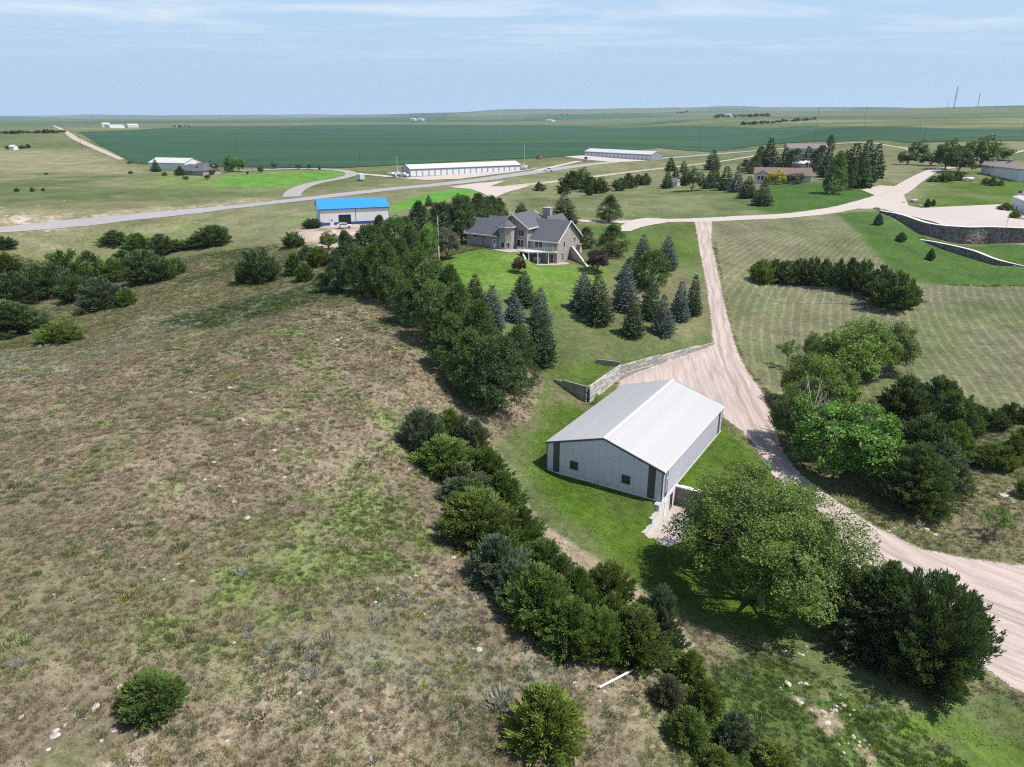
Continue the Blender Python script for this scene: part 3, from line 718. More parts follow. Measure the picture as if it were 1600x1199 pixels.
def local_empty(name, xy, z, dirxy, **kw):
    return empty(name, (float(xy[0]), float(xy[1]), float(z)), math.atan2(dirxy[1], dirxy[0]), **kw)
def opening(par, o, d, nrm, w, h, nx=1, ny=1, name='window', fr=.09, frame=None, pane=None, proud=.05):
    """a framed window / glazed door: o = lower left corner, d = along the wall, nrm = out of the wall (local vectors)"""
    o = np.array(o, float); d = np.array(d, float); nv = np.array(nrm, float); up = np.array((0, 0, 1.0))
    def bar(m, s0, s1, z0, z1, t):
        P = [o + d * a + nv * b + up * c for c in (z0, z1) for a, b in ((s0, -.02), (s1, -.02), (s1, t), (s0, t))]
        m.hexa(P)
    m = MB(); bar(m, 0, w, 0, fr, proud); bar(m, 0, w, h - fr, h, proud); bar(m, 0, fr, fr, h - fr, proud); bar(m, w - fr, w, fr, h - fr, proud)
    for i in range(1, nx): bar(m, w * i / nx - fr * .4, w * i / nx + fr * .4, fr, h - fr, proud * .9)
    for i in range(1, ny): bar(m, fr, w - fr, h * i / ny - fr * .3, h * i / ny + fr * .3, proud * .8)
    win = m.build(name, frame or M_TRIM, par)
    g = MB(); bar(g, fr * .9, w - fr * .9, fr * .9, h - fr * .9, proud * .35); g.build('pane', pane or M_GLASS, win)
    return win
def gable_roof(m, x0, x1, y0, y1, ze, zr, axis='x', ov=.5, th=.18, sides=(1, 1)):
    """both slopes as slabs; ridge along axis"""
    if axis == 'x':
        ym = (y0 + y1) / 2; sl = (zr - ze) / (ym - y0)
        for sgn, ya in ((-1, y0), (1, y1)):
            yo = ya + sgn * ov; zo = ze - sl * ov
            m.hexa([(x0 - ov * sides[0], yo, zo), (x1 + ov * sides[1], yo, zo), (x1 + ov * sides[1], ym, zr), (x0 - ov * sides[0], ym, zr),
                    (x0 - ov * sides[0], yo, zo + th), (x1 + ov * sides[1], yo, zo + th), (x1 + ov * sides[1], ym, zr + th), (x0 - ov * sides[0], ym, zr + th)])
    else:
        xm = (x0 + x1) / 2; sl = (zr - ze) / (xm - x0)
        for sgn, xa in ((-1, x0), (1, x1)):
            xo = xa + sgn * ov; zo = ze - sl * ov
            m.hexa([(xo, y0 - ov * sides[0], zo), (xm, y0 - ov * sides[0], zr), (xm, y1 + ov * sides[1], zr), (xo, y1 + ov * sides[1], zo),
                    (xo, y0 - ov * sides[0], zo + th), (xm, y0 - ov * sides[0], zr + th), (xm, y1 + ov * sides[1], zr + th), (xo, y1 + ov * sides[1], zo + th)])
    return m

# ------------------------------------------------------------------ the grey metal shed
def build_shed():
    S = local_empty('metal_shed', SH_E, 0, SA, label='large grey metal shed with white gable roof and charcoal corner strips', category='shed')
    W, L, H, RR = SH_W, SH_L, SH_H, SH_R
    zt = lambda y: H + RR * (1 - abs(y - W / 2) / (W / 2))
    b0 = -.02
    # concrete foundation, seen under the gable where the ground falls away
    MB().prism([(.05, .05, -3.2), (.05, W - .05, -3.2), (L - .05, W - .05, -3.2), (L - .05, .05, -3.2)], (0, 0, 3.2 + b0)).build('foundation', M_CONC, S)
    # inner box keeps the ribbed panels backed
    MB().prism([(.08, .08, b0), (.08, W - .08, b0), (.08, W - .08, H), (.08, W / 2, H + RR - .1), (.08, .08, H)], (L - .16, 0, 0)).build('frame', M_DARK, S)
    np_g = 17; pw = W / np_g
    for side in (0, 1):
        for i in range(np_g):
            y0, y1 = i * pw, (i + 1) * pw; m = MB(); x = 0 if side == 0 else L; sx = -1 if side == 0 else 1
            m.hexa([(x, y0 + .008, b0), (x, y1 - .008, b0), (x - sx * .06, y1 - .008, b0), (x - sx * .06, y0 + .008, b0), (x, y0 + .008, zt(y0) - .05), (x, y1 - .008, zt(y1) - .05), (x - sx * .06, y1 - .008, zt(y1) - .05), (x - sx * .06, y0 + .008, zt(y0) - .05)])
            for r in range(4):
                yr = y0 + pw * (r + .5) / 4
                m.hexa([(x, yr - .035, b0 + .01), (x, yr + .035, b0 + .01), (x + sx * .028, yr + .018, b0 + .01), (x + sx * .028, yr - .018, b0 + .01), (x, yr - .035, zt(yr) - .09), (x, yr + .035, zt(yr) - .09), (x + sx * .028, yr + .018, zt(yr) - .09), (x + sx * .028, yr - .018, zt(yr) - .09)])
            m.build('wall_panel', M_DARK if i in (1, np_g - 2) else M_WALLG, S)
    npl = 26; pl = L / npl
    for side in (0, 1):
        y = 0 if side == 0 else W; sy = -1 if side == 0 else 1
        mesh = {}
        for dark in (False, True):
            m = MB(); m.box(.008, pl - .008, min(0, -sy * .06), max(0, -sy * .06), b0, H - .06)
            for r in range(4):
                xr = pl * (r + .5) / 4; m.box(xr - .026, xr + .026, min(0, sy * .026), max(0, sy * .026), b0 + .01, H - .08)
            o = m.build('wall_panel', M_DARK if dark else M_WALLG, S); mesh[dark] = o.data; bpy.data.objects.remove(o)
        for i in range(npl):
            o = link('wall_panel', mesh[i in (1, npl - 2)], S); o.location = (i * pl, y, 0)
    # roof panels with ribs, one mesh per slope shared by all its panels
    ov = .22; sl = RR / (W / 2)
    for side in (0, 1):
        m = MB(); sg = 1 if side == 0 else -1
        def P(x, t, z):          # t = distance from ridge in plan
            yy = W / 2 - sg * t; return (x, yy, H + RR - sl * t + z)
        T = W / 2 + ov
        m.hexa([P(.004, T, 0), P(pl - .004, T, 0), P(pl - .004, 0, 0), P(.004, 0, 0), P(.004, T, .06), P(pl - .004, T, .06), P(pl - .004, 0, .06), P(.004, 0, .06)])
        for r in range(4):
            x = pl * (r + .5) / 4
            m.hexa([P(x - .06, T, .06), P(x + .06, T, .06), P(x + .06, .1, .06), P(x - .06, .1, .06), P(x - .022, T, .105), P(x + .022, T, .105), P(x + .022, .1, .105), P(x - .022, .1, .105)])
        o = m.build('roof_panel', M_ROOFW, S); me = o.data; bpy.data.objects.remove(o)
        for i in range(npl):
            q = link('roof_panel', me, S); q.location = (i * pl, 0, 0)
    m = MB()
    for sg in (-1, 1): m.hexa([(-.12, W / 2, H + RR + .09), (L + .12, W / 2, H + RR + .09), (L + .12, W / 2 + sg * .3, H + RR - sl * .3 + .108), (-.12, W / 2 + sg * .3, H + RR - sl * .3 + .108), (-.12, W / 2, H + RR + .13), (L + .12, W / 2, H + RR + .13), (L + .12, W / 2 + sg * .3, H + RR - sl * .3 + .125), (-.12, W / 2 + sg * .3, H + RR - sl * .3 + .125)])
    m.build('ridge_cap', M_ROOFW, S)
    for x in (-.10, L - .02):        # dark rake trim
        m = MB()
        for sg in (-1, 1):
            T = W / 2 + ov; y1 = W / 2 + sg * T
            m.hexa([(x, W / 2, H + RR - .17), (x + .12, W / 2, H + RR - .17), (x + .12, y1, H - sl * ov - .17), (x, y1, H - sl * ov - .17), (x, W / 2, H + RR + .075), (x + .12, W / 2, H + RR + .075), (x + .12, y1, H - sl * ov + .075), (x, y1, H - sl * ov + .075)])
        m.build('rake_trim', M_DARK, S)
    for x in (-.05, L - .09):
        for y in (-.05, W - .09): MB().box(x, x + .14, y, y + .14, b0, H - .02).build('corner_trim', M_DARK, S)
    for y in (-ov - .03, W + ov - .02): MB().box(-.1, L + .1, y, y + .05, H - sl * ov - .1, H - sl * ov + .05).build('eave_trim', M_TRIM if y < 0 else M_DARK, S)
    MB().box(-.06, .0, 0.1, W - .1, b0 - .14, b0 + .02).build('base_trim', M_TRIM, S)
    MB().box(5.0, L, -.07, -.03, -.22, b0 + .03).build('base_trim', M_TRIM, S)
    for y in (11.4, 4.15): opening(S, (-.035, y + 1.15, 1.1), (0, -1, 0), (-1, 0, 0), 1.15, 1.15, 2, 1, fr=.07, frame=M_DARK)
    for y, z in ((8.6, .45), (7.2, .5), (6.0, .6)):
        MB().tube((-.06, y, z), (-.2, y, z), .10, .12, 10).build('vent', M_TRIM if y < 8 else M_METAL, S)
    for y in (5.0, 1.6):
        m = MB()
        for i in range(9):
            a, b = math.pi * i / 9, math.pi * (i + 1) / 9
            pa = (-.03 - .85 * math.sin(a), y + .75 * math.cos(a)); pb = (-.03 - .85 * math.sin(b), y + .75 * math.cos(b)); qa = (-.03 - .77 * math.sin(a), y + .68 * math.cos(a)); qb = (-.03 - .77 * math.sin(b), y + .68 * math.cos(b))
            m.hexa([(*pa, -1.4), (*pb, -1.4), (*qb, -1.4), (*qa, -1.4), (*pa, -.28), (*pb, -.28), (*qb, -.28), (*qa, -.28)])
        m.build('window_well', M_METAL, S)
    # walk-out lower level
    MB().box(.02, 5.0, -.1, .02, -2.8, -.04).build('lower_wall', M_CONCW, S)
    opening(S, (1.0, -.1, -2.75), (1, 0, 0), (0, -1, 0), 1.0, 2.2, 1, 1, 'door', .1, M_TRIM, M_DOORW)
    opening(S, (3.0, -.1, -2.7), (1, 0, 0), (0, -1, 0), .9, 2.2, 1, 1, 'door', .08, M_DARK)
    m = MB(); m.box(.72, .84, -.24, -.12, .9, 3.6); m.build('downspout', M_TRIM, S)
    MB().box(.95, 1.3, -.3, -.05, 2.4, 2.75).build('wall_lamp', M_METAL, S)
    # wing walls of the walk-out, things of their own
    w = local_empty('concrete_wing_wall', SH_E, 0, SA, label='stepped white concrete wing wall running forward from the shed corner', category='wall')
    for a0, a1, zt_ in ((0, -1.0, -.15), (-1.0, -3.0, -1.0), (-3.0, -5.3, -1.7)):
        b = MB().box(a1, a0 - .01, -.12, .5, -3.4, zt_).build('wall_step', M_CONCW, w)
        MB().box(a1 - .05, a0 - .02, -.17, .55, zt_, zt_ + .1).build('cap', M_CONC, b)
    w = local_empty('concrete_curb', SH_E, 0, SA, label='low concrete curb closing the near end of the shed patio', category='curb')
    MB().box(-5.75, -5.36, -2.1, .3, -3.6, -2.3).build('curb', M_CONC, w); MB().box(-5.8, -5.32, -2.15, .35, -2.3, -2.2).build('cap', M_CONCW, w)
    w = local_empty('retaining_wall', SH_E, 0, SA, label='dark stained concrete retaining wall with white cap beside the shed patio', category='wall')
    MB().box(5.02, 5.6, -3.6, .0, -3.2, -.3).build('wall', M_CONCD, w); MB().box(4.97, 5.66, -3.65, .0, -.3, -.16).build('cap', M_TRIM, w)
    MB().box(5.02, 5.6, -6.2, -3.66, -3.4, -1.0).build('wall', M_CONCD, w); MB().box(4.97, 5.66, -6.3, -3.6, -1.0, -.87).build('cap', M_TRIM, w)
    pt = MB().prism([(-5.4, -.1, -2.9), (-5.4, -2.6, -2.9), (-1, -5.0, -2.9), (5.0, -4.6, -2.9), (5.0, -.1, -2.9)], (0, 0, .17)).build('patio', M_PATIO, None, kind='structure')
    pt.location = (*SH_E, 0); pt.rotation_euler = (0, 0, math.atan2(SA[1], SA[0]))
build_shed()

# ------------------------------------------------------------------ timber retaining walls behind the shed
def tie_wall(name, label, p0, p1, low, high, low1, high1, mats, nrm_side, mat_low=None):
    """courses of squared timbers between two plan points; each timber is a part"""
    p0 = np.array(p0); p1 = np.array(p1); L = np.hypot(*(p1 - p0)); d = (p1 - p0) / L
    w = local_empty(name, p0, 0, d, label=label, category='retaining wall', group=None)
    rnd = random.Random(label); ch = .24; z = min(low, low1) - .3; c = 0
    meshes = []
    for i in range(6):
        m = MB(); j = [rnd.uniform(-.012, .012) for _ in range(4)]
        m.hexa([(0, -.11, .008 + j[0]), (1, -.11, .008 + j[1]), (1, .11, .008), (0, .11, .008), (0, -.11 + j[2], ch - .008), (1, -.11 + j[3], ch - .008 + j[0]), (1, .11, ch - .008), (0, .11, ch - .008)])
        o = m.build('timber', mats[i % len(mats)], w); meshes.append(o.data); bpy.data.objects.remove(o)
    while z < max(high, high1):
        x = rnd.uniform(-1.2, 0)
        while x < L:
            n = rnd.uniform(2.0, 2.9); a, b = max(0, x), min(L, x + n)
            tm = (a + b) / 2 / L
            if b - a > .25 and z < high + (high1 - high) * tm and z + ch > low + (low1 - low) * tm - .5:
                o = link('timber', rnd.choice(meshes), w); o.location = (a + .01, nrm_side * (.0 + rnd.uniform(-.025, .025)) + (z - low) * .03, z); o.scale = (b - a - .02, 1, 1)
            x += n
        z += ch
    return w
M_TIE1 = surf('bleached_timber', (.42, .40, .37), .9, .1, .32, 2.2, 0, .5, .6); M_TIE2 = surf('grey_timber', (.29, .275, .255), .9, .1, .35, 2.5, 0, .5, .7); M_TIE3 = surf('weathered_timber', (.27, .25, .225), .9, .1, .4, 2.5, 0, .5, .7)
def off(p, q, d):            # shift a segment sideways (to its right)
    p = np.array(p); q = np.array(q); t = (q - p) / np.hypot(*(q - p)); n = np.array((t[1], -t[0])); return p + n * d, q + n * d
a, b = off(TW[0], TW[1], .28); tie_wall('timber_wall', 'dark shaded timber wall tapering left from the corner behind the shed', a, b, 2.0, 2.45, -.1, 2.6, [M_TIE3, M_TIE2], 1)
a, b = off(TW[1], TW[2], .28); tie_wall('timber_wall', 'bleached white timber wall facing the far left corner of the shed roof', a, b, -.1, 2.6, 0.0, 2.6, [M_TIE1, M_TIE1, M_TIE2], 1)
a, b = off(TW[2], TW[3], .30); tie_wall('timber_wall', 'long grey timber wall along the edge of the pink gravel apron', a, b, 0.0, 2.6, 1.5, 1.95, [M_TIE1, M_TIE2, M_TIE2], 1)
e = np.array(TW[2]); dn = (np.array(TW[2]) - np.array(TW[1])); dn = np.array((-dn[1], dn[0])) / np.hypot(*dn)
tie_wall('timber_wall', 'short dark timber return wall at the joint of two pale walls', e + dn * -.25, e + dn * 2.8 + np.array((-1.5, 0)), .0, 3.25, 2.2, 3.3, [M_TIE3, M_TIE2], 1)

# ------------------------------------------------------------------ curved stone walls on the right
k = NT('fieldstone'); p = k.obj()
vo = k.n('ShaderNodeTexVoronoi'); vo.inputs['Scale'].default_value = 1.9; k.l(p, vo.inputs['Vector'])
v2 = k.n('ShaderNodeTexVoronoi', feature='DISTANCE_TO_EDGE'); v2.inputs['Scale'].default_value = 1.9; k.l(p, v2.inputs['Vector'])
sc_ = k.n('ShaderNodeSeparateXYZ'); k.l(vo.outputs['Color'], sc_.inputs[0])
c = k.mix(sc_.outputs[0], (.085, .072, .066), (.25, .215, .20)); c = k.mix(k.rng(v2.outputs[0], .0, .05, 1, 0), c, (.06, .055, .05))
M_STONE = k.done(k.bsdf(c, .9, .15, 0, v2.outputs[0], .8, .2))
def stone_wall(name, label, line, lo, hi, thick, lean=.12, mat=None):
    P = np.array(line); cum = np.concatenate([[0], np.cumsum(np.hypot(*np.diff(P, axis=0).T))])
    C = ribbon(np.column_stack([P, lo, hi]), .45)
    T = np.gradient(C[:, :2], axis=0); T /= np.linalg.norm(T, axis=1)[:, None]; Nn = np.stack([T[:, 1], -T[:, 0]], 1)
    rnd = np.random.default_rng(len(line)); z0 = float(np.min(lo)) - .8
    root = empty(name, (*C[0, :2], z0), label=label, category='stone wall')
    nz = 10; V = []; n = len(C)
    for j in range(nz + 1):
        t = j / nz; zz = lerp(C[:, 2] - .7, C[:, 3] + .15, t); off_ = 1.1 - lean * t * (C[:, 3] - C[:, 2]) * .3 + rnd.normal(0, .05, n)
        V.append(np.column_stack([C[:, :2] + Nn * off_[:, None], zz]))
    for o_ in (1.1 - thick, ):
        V.append(np.column_stack([C[:, :2] + Nn * o_, C[:, 3] + .15])); V.append(np.column_stack([C[:, :2] + Nn * o_, C[:, 2] - .7]))
    V = np.array(V); ii = np.arange(V.shape[0] * n).reshape(V.shape[0], n)
    F = np.stack([ii[:-1, :-1], ii[:-1, 1:], ii[1:, 1:], ii[1:, :-1]], -1).reshape(-1, 4)
    me = new_mesh('stone_face', V.reshape(-1, 3) - np.array(root.location), F, mat or M_STONE); link('stone_face', me, root)
    cp = []
    for o_, dz in ((1.05, .14), (1.05, .3), (.9 - thick, .3), (.9 - thick, .14)):
        cp.append(np.column_stack([C[:, :2] + Nn * o_, C[:, 3] + dz]))
    cp.append(cp[0]); cp = np.array(cp); ii = np.arange(5 * n).reshape(5, n)
    F = np.stack([ii[:-1, :-1], ii[:-1, 1:], ii[1:, 1:], ii[1:, :-1]], -1).reshape(-1, 4)
    link('cap', new_mesh('cap', cp.reshape(-1, 3) - np.array(root.location), F, M_CONCW), root)
    return root
stone_wall('stone_wall', 'tall curved dark stone retaining wall below the pale gravel court', SWALL, WALLS[1][1], WALLS[1][2], 1.2)
stone_wall('stone_wall', 'lower curved stone wall on the green lawn below the taller one', SWALL2, WALLS[2][1], [v + .1 for v in WALLS[2][2]], .9)

# ------------------------------------------------------------------ the brick house on the rise
def to_local(px, py, z):
    x, y = at_z(px, py, z); d = np.array((float(x), float(y))) - HO
    return float(d @ HU), float(d @ HV)
def build_house():
    Hh = local_empty('brick_house', HO, 0, HU, label='two-storey taupe brick house with grey shingle roofs, corner turret and white deck', category='house')
    # walls
    m = MB(); m.box(-24.2, -13.6, -3.4, 4.4, 12.6, 17.05); m.poly([(-24.2, -3.4, 17.05), (-24.2, .5, 20.0), (-24.2, 4.4, 17.05)]); m.build('garage_wall', M_BRICK, Hh)
    m = MB(); m.prism([(-16.15, -.8, 12.4), (-7.75, -.8, 12.4), (-7.75, -.8, 19.05), (-11.95, -.8, 21.75), (-16.15, -.8, 19.05)], (0, 10.5, 0)); m.build('main_wall', M_BRICK, Hh)
    m = MB(); m.prism([(-7.7, 0, 10.6), (-7.7, 11.4, 10.6), (-7.7, 11.4, 16.3), (-7.7, 5.7, 20.35), (-7.7, 0, 16.3)], (7.7, 0, 0)); m.build('wing_wall', M_BRICK, Hh)
    cx, cy, r = -12.7, -2.5, 2.0
    oc = [(cx + r * math.cos(R(22.5 + 45 * i)), cy + r * math.sin(R(22.5 + 45 * i))) for i in range(8)]
    tur = MB().prism([(x, y, 12.8) for x, y in oc], (0, 0, 6.4)).build('turret', M_BRICK, Hh)
    m = MB(); ro = [(cx + (r + .45) * math.cos(R(22.5 + 45 * i)), cy + (r + .45) * math.sin(R(22.5 + 45 * i))) for i in range(8)]
    for i in range(8): m.poly([(*ro[i], 19.15), (*ro[(i + 1) % 8], 19.15), (cx, cy + .2, 20.9)])
    m.poly([(x, y, 19.15) for x, y in ro]); m.build('turret_roof', M_SHING, tur)
    m = MB()
    for i in range(8):
        a, b = ro[i], ro[(i + 1) % 8]; m.hexa([(*a, 19.0), (*b, 19.0), (b[0] * .98 + cx * .02, b[1] * .98 + cy * .02, 19.0), (a[0] * .98 + cx * .02, a[1] * .98 + cy * .02, 19.0), (*a, 19.17), (*b, 19.17), (b[0] * .98 + cx * .02, b[1] * .98 + cy * .02, 19.17), (a[0] * .98 + cx * .02, a[1] * .98 + cy * .02, 19.17)])
    m.build('fascia', M_TRIM, tur)
    MB().tube((cx, cy + .2, 20.85), (cx, cy + .2, 21.5), .05, .02, 6).build('finial', M_METAL, tur)
    # roofs
    m = MB(); gable_roof(m, -24.2, -14.5, -3.4, 4.4, 17.05, 20.05, 'x', .5, .18, (1, 0)); m.build('garage_roof', M_SHING, Hh)
    m = MB(); gable_roof(m, -21.0, -12.0, -1.6, 6.4, 17.4, 20.5, 'x', .0, .18, (0, 0)); m.build('rear_roof', M_SHING, Hh)
    m = MB(); ze, zr, xm = 19.05, 21.75, -11.95; ovx = 4.75; sl = 2.7 / 4.2; zo = zr - sl * ovx
    for sg in (-1, 1):
        m.hexa([(xm + sg * ovx, -1.4, zo), (xm, -1.4, zr), (xm, 8.5, zr), (xm + sg * ovx, 10.6, zo), (xm + sg * ovx, -1.4, zo + .18), (xm, -1.4, zr + .18), (xm, 8.5, zr + .18), (xm + sg * ovx, 10.6, zo + .18)])
    m.poly([(xm - ovx, 10.6, zo + .16), (xm + ovx, 10.6, zo + .16), (xm, 8.5, zr + .16)]); m.build('main_roof', M_SHING, Hh)
    m = MB(); gable_roof(m, -9.2, 0, 0, 11.4, 16.3, 20.35, 'x', .55, .18, (0, 1)); m.build('wing_roof', M_SHING, Hh)
    m = MB(); gable_roof(m, -10.2, -3.2, 6.2, 14.0, 17.0, 20.75, 'y', .4, .18, (0, 1)); m.build('rear_wing_roof', M_SHING, Hh)
    MB().box(-9.9, -3.6, 9, 13.6, 11, 17.0).build('rear_wall', M_BRICK, Hh)
    # white trims
    def rake(x, y0, ym, y1, z0, zm, z1, axis):
        m = MB()
        for (ya, za), (yb, zb) in (((y0, z0), (ym, zm)), ((ym, zm), (y1, z1))):
            P = []
            for t, dz in ((-.0, -.12), (.08, -.12)):
                pass
            if axis == 'x': m.hexa([(x, ya, za - .1), (x + .09, ya, za - .1), (x + .09, yb, zb - .1), (x, yb, zb - .1), (x, ya, za + .2), (x + .09, ya, za + .2), (x + .09, yb, zb + .2), (x, yb, zb + .2)])
            else: m.hexa([(ya, x, za - .1), (yb, x, zb - .1), (yb, x + .09, zb - .1), (ya, x + .09, za - .1), (ya, x, za + .2), (yb, x, zb + .2), (yb, x + .09, zb + .2), (ya, x + .09, za + .2)])
        m.build('rake_trim', M_TRIM, Hh)
    s2 = 4.05 / 5.7
    rake(.54, -.56, 5.7, 11.96, 16.3 - s2 * .56, 20.35, 16.3 - s2 * .56, 'x'); rake(-1.48, xm - ovx, xm, xm + ovx, zo, zr, zo, 'y'); rake(-24.78, -3.9, .5, 4.9, 16.67, 20.05, 16.67, 'x')
    MB().box(-9.2, .55, -.66, -.56, 15.8, 16.1).build('gutter', M_TRIM, Hh); MB().box(-24.7, -14.6, -4.0, -3.9, 16.55, 16.85).build('gutter', M_TRIM, Hh); MB().box(xm + ovx, xm + ovx + .1, -1.4, 5.0, zo - .1, zo + .16).build('gutter', M_TRIM, Hh)
    ch = MB().box(-9.5, -7.4, 9.0, 10.2, 16, 22.5).build('chimney', M_BRICK, Hh); MB().box(-9.58, -7.32, 8.92, 10.28, 22.5, 22.66).build('chimney_cap', M_CONC, ch); MB().tube((-8.2, 9.6, 22.6), (-8.2, 9.6, 23.0), .18, .16, 8).build('flue', M_TRIM, ch)
    # openings
    F = (1, 0, 0); Nf = (0, -1, 0)
    opening(Hh, (-10.5, -.82, 16.7), F, Nf, 1.75, 1.7, 2, 1); opening(Hh, (-10.9, -.82, 13.75), F, Nf, 2.1, 2.25, 2, 1, 'patio_door', .12)
    opening(Hh, (-6.3, -.02, 13.95), F, Nf, 2.4, 2.05, 2, 1, 'patio_door', .12); opening(Hh, (-2.9, -.02, 11.0), F, Nf, 2.1, 2.15, 2, 1, 'patio_door', .12)
    opening(Hh, (-21.9, -3.42, 16.0), F, Nf, .9, .6, 1, 1, fr=.05, frame=M_DARK); dr = opening(Hh, (-16.2, -3.42, 13.75), F, Nf, 1.05, 2.15, 1, 1, 'door', .08, M_TRIM, M_DOORW)
    MB().box(-15.9, -15.45, -3.5, -3.46, 15.0, 15.65).build('glazing', M_GLASS, dr)
    MB().box(-19.2, -19.08, -3.5, -3.4, 13.6, 16.6).build('downspout', M_DARK, Hh); MB().box(-7.92, -7.8, -.92, -.8, 13.6, 18.9).build('downspout', M_TRIM, Hh)
    for i, w_ in ((4, .95), (5, 1.1), (6, .8), (3, .8)):
        a, b = np.array(oc[i]), np.array(oc[(i + 1) % 8]); d = (b - a) / np.hypot(*(b - a)); n = np.array((d[1], -d[0])); L = np.hypot(*(b - a)); s = (L - w_) / 2
        o = a + d * s + n * .01; opening(tur, (o[0], o[1], 14.1), (*d, 0), (*n, 0), w_, 1.5, 1, 1, fr=.1)
    a, b = np.array(oc[5]), np.array(oc[6]); d = (b - a) / np.hypot(*(b - a)); n = np.array((d[1], -d[0])); o = a + d * .5 + n * .01
    opening(tur, (o[0], o[1], 17.7), (*d, 0), (*n, 0), .55, .75, 1, 1, fr=.05)
    G = (0, 1, 0); Ng = (1, 0, 0)
    opening(Hh, (.02, 3.0, 14.3), G, Ng, .75, 1.6, 1, 1, fr=.07); opening(Hh, (.02, 8.2, 15.1), G, Ng, .9, 1.1, 1, 1, fr=.07); opening(Hh, (.02, 2.2, 11.3), G, Ng, 1.0, 1.9, 2, 1, fr=.07); opening(Hh, (-7.73, 1.0, 17.9), G, Ng, .6, .9, 1, 1, fr=.06)
    MB().tube((-11.95, -.83, 20.3), (-11.95, -.9, 20.3), .16, .16, 10).build('gable_vent', M_TRIM, Hh)
    # deck over the walk-out
    dk = [(-7.75, -.82), (-8.6, -4.0), (-5.4, -4.5), (0.1, -.75), (0.1, -.02), (-7.7, -.02)]
    deck = MB().prism([(u, v, 13.62) for u, v in dk], (0, 0, .22)).build('deck', M_TRIM, Hh)
    m = MB(); run = [(-8.6, -4.0), (-5.4, -4.5), (0.05, -.75)]
    for (a, b) in zip(run[:-1], run[1:]):
        a = np.array(a); b = np.array(b); L = np.hypot(*(b - a)); d = (b - a) / L
        for z in (13.95, 14.82): m.tube((*a, z), (*b, z), .045, None, 4)
        for i in range(int(L / .16) + 1):
            q = a + d * i * .16; big = i % 12 == 0; m.tube((*q, 13.8), (*q, 14.9 if big else 14.8), .05 if big else .017, None, 4)
    m.build('railing', M_TRIM, deck)
    for u, v in ((-5.3, -4.3), (-3.5, -3.1), (-1.4, -1.65)): MB().box(u - .1, u + .1, v - .1, v + .1, 10.9, 13.62).build('post', M_TRIM, deck)
    up = [(-16.6, -3.45), (-17.2, -5.2), (-9.5, -7.2), (-7.3, -5.0), (-8.6, -3.95), (-7.8, -.82), (-16, -.9)]
    MB().prism([(u, v, 13.3) for u, v in up], (0, 0, .55)).build('patio', M_PATIO, None, kind='structure')
    MB().prism([(u, v, 10.7) for u, v in ((-6.6, -4.6), (-3.2, -4.6), (.4, -2.2), (2.6, 1.2), (1.8, 2.6), (.05, 2.6), (.05, -.02), (-7.6, -.02))], (0, 0, .3)).build('lower_patio', M_PATIO, None, kind='structure')
    for nm in ('patio', 'lower_patio'):
        o = [q for q in bpy.data.objects if q.name.split('.')[0] == nm and q.location.length < 1e-6][-1]; o.location = (*HO, 0); o.rotation_euler = (0, 0, math.atan2(HU[1], HU[0]))
    # things beside the house
    ac = local_empty('air_conditioner', hsp(1.1, 9.0), 13.6, HU, label='small grey air conditioner beside the sunlit gable of the brick house', category='air conditioner')
    MB().box(-.45, .45, -.45, .45, .05, .85).build('cabinet', M_VGREY, ac); MB().box(-.55, .55, -.55, .55, -1.2, .05).build('base', M_CONC, ac); MB().tube((0, 0, .85), (0, 0, .9), .35, .33, 12).build('fan_grille', M_METAL, ac)
    tb = local_empty('patio_bench', hsp(-4.6, -1.6), 11.0, HU, label='white bench under the deck of the brick house', category='bench')
    MB().box(-.9, .9, -.35, .35, .62, .7).build('seat', M_TRIM, tb)
    for x in (-.75, .7): MB().box(x, x + .06, -.3, .3, 0, .62).build('leg', M_TRIM, tb)
    MB().box(-.9, .9, .3, .36, .75, 1.2).build('backrest', M_TRIM, tb)
    a = np.array(hsp(.3, 7.2)); b = np.array([float(v) for v in at_z(921, 417, 10.5)])
    a = a + np.array((-.55, -.35)); b = b + np.array((-.55, -.35))
    w = local_empty('retaining_wall', a, 0, b - a, label='sloping grey concrete retaining wall right of the brick house gable', category='wall'); L = np.hypot(*(b - a))
    MB().prism([(0, 0, 9.5), (L, 0, 9.5), (L, 0, 10.5), (L * .1, 0, 14.1), (0, 0, 14.1)], (0, .3, 0)).build('wall', M_CONC, w)
    MB().hexa([(0, -.02, 14.11), (L * .1, -.02, 14.11), (L * .1, .32, 14.11), (0, .32, 14.11), (0, -.02, 14.17), (L * .1, -.02, 14.17), (L * .1, .32, 14.17), (0, .32, 14.17)]).hexa([(L * .1 + .01, -.05, 14.11), (L, -.05, 10.51), (L, .35, 10.51), (L * .1 + .01, .35, 14.11), (L * .1 + .01, -.05, 14.22), (L, -.05, 10.62), (L, .35, 10.62), (L * .1 + .01, .35, 14.22)]).build('cap', M_CONCW, w)
    a = np.array(hsp(-6.9, -4.6)); b = np.array([float(v) for v in at_z(833, 432, 9.9)])
    w = local_empty('retaining_wall', a, 0, b - a, label='low white edging wall running down the lawn from the deck', category='wall'); L = np.hypot(*(b - a))
    MB().prism([(0, 0, 9.0), (L, 0, 8.5), (L, 0, 10.2), (0, 0, 13.4)], (0, .35, 0)).build('wall', M_CONCW, w)
build_house()

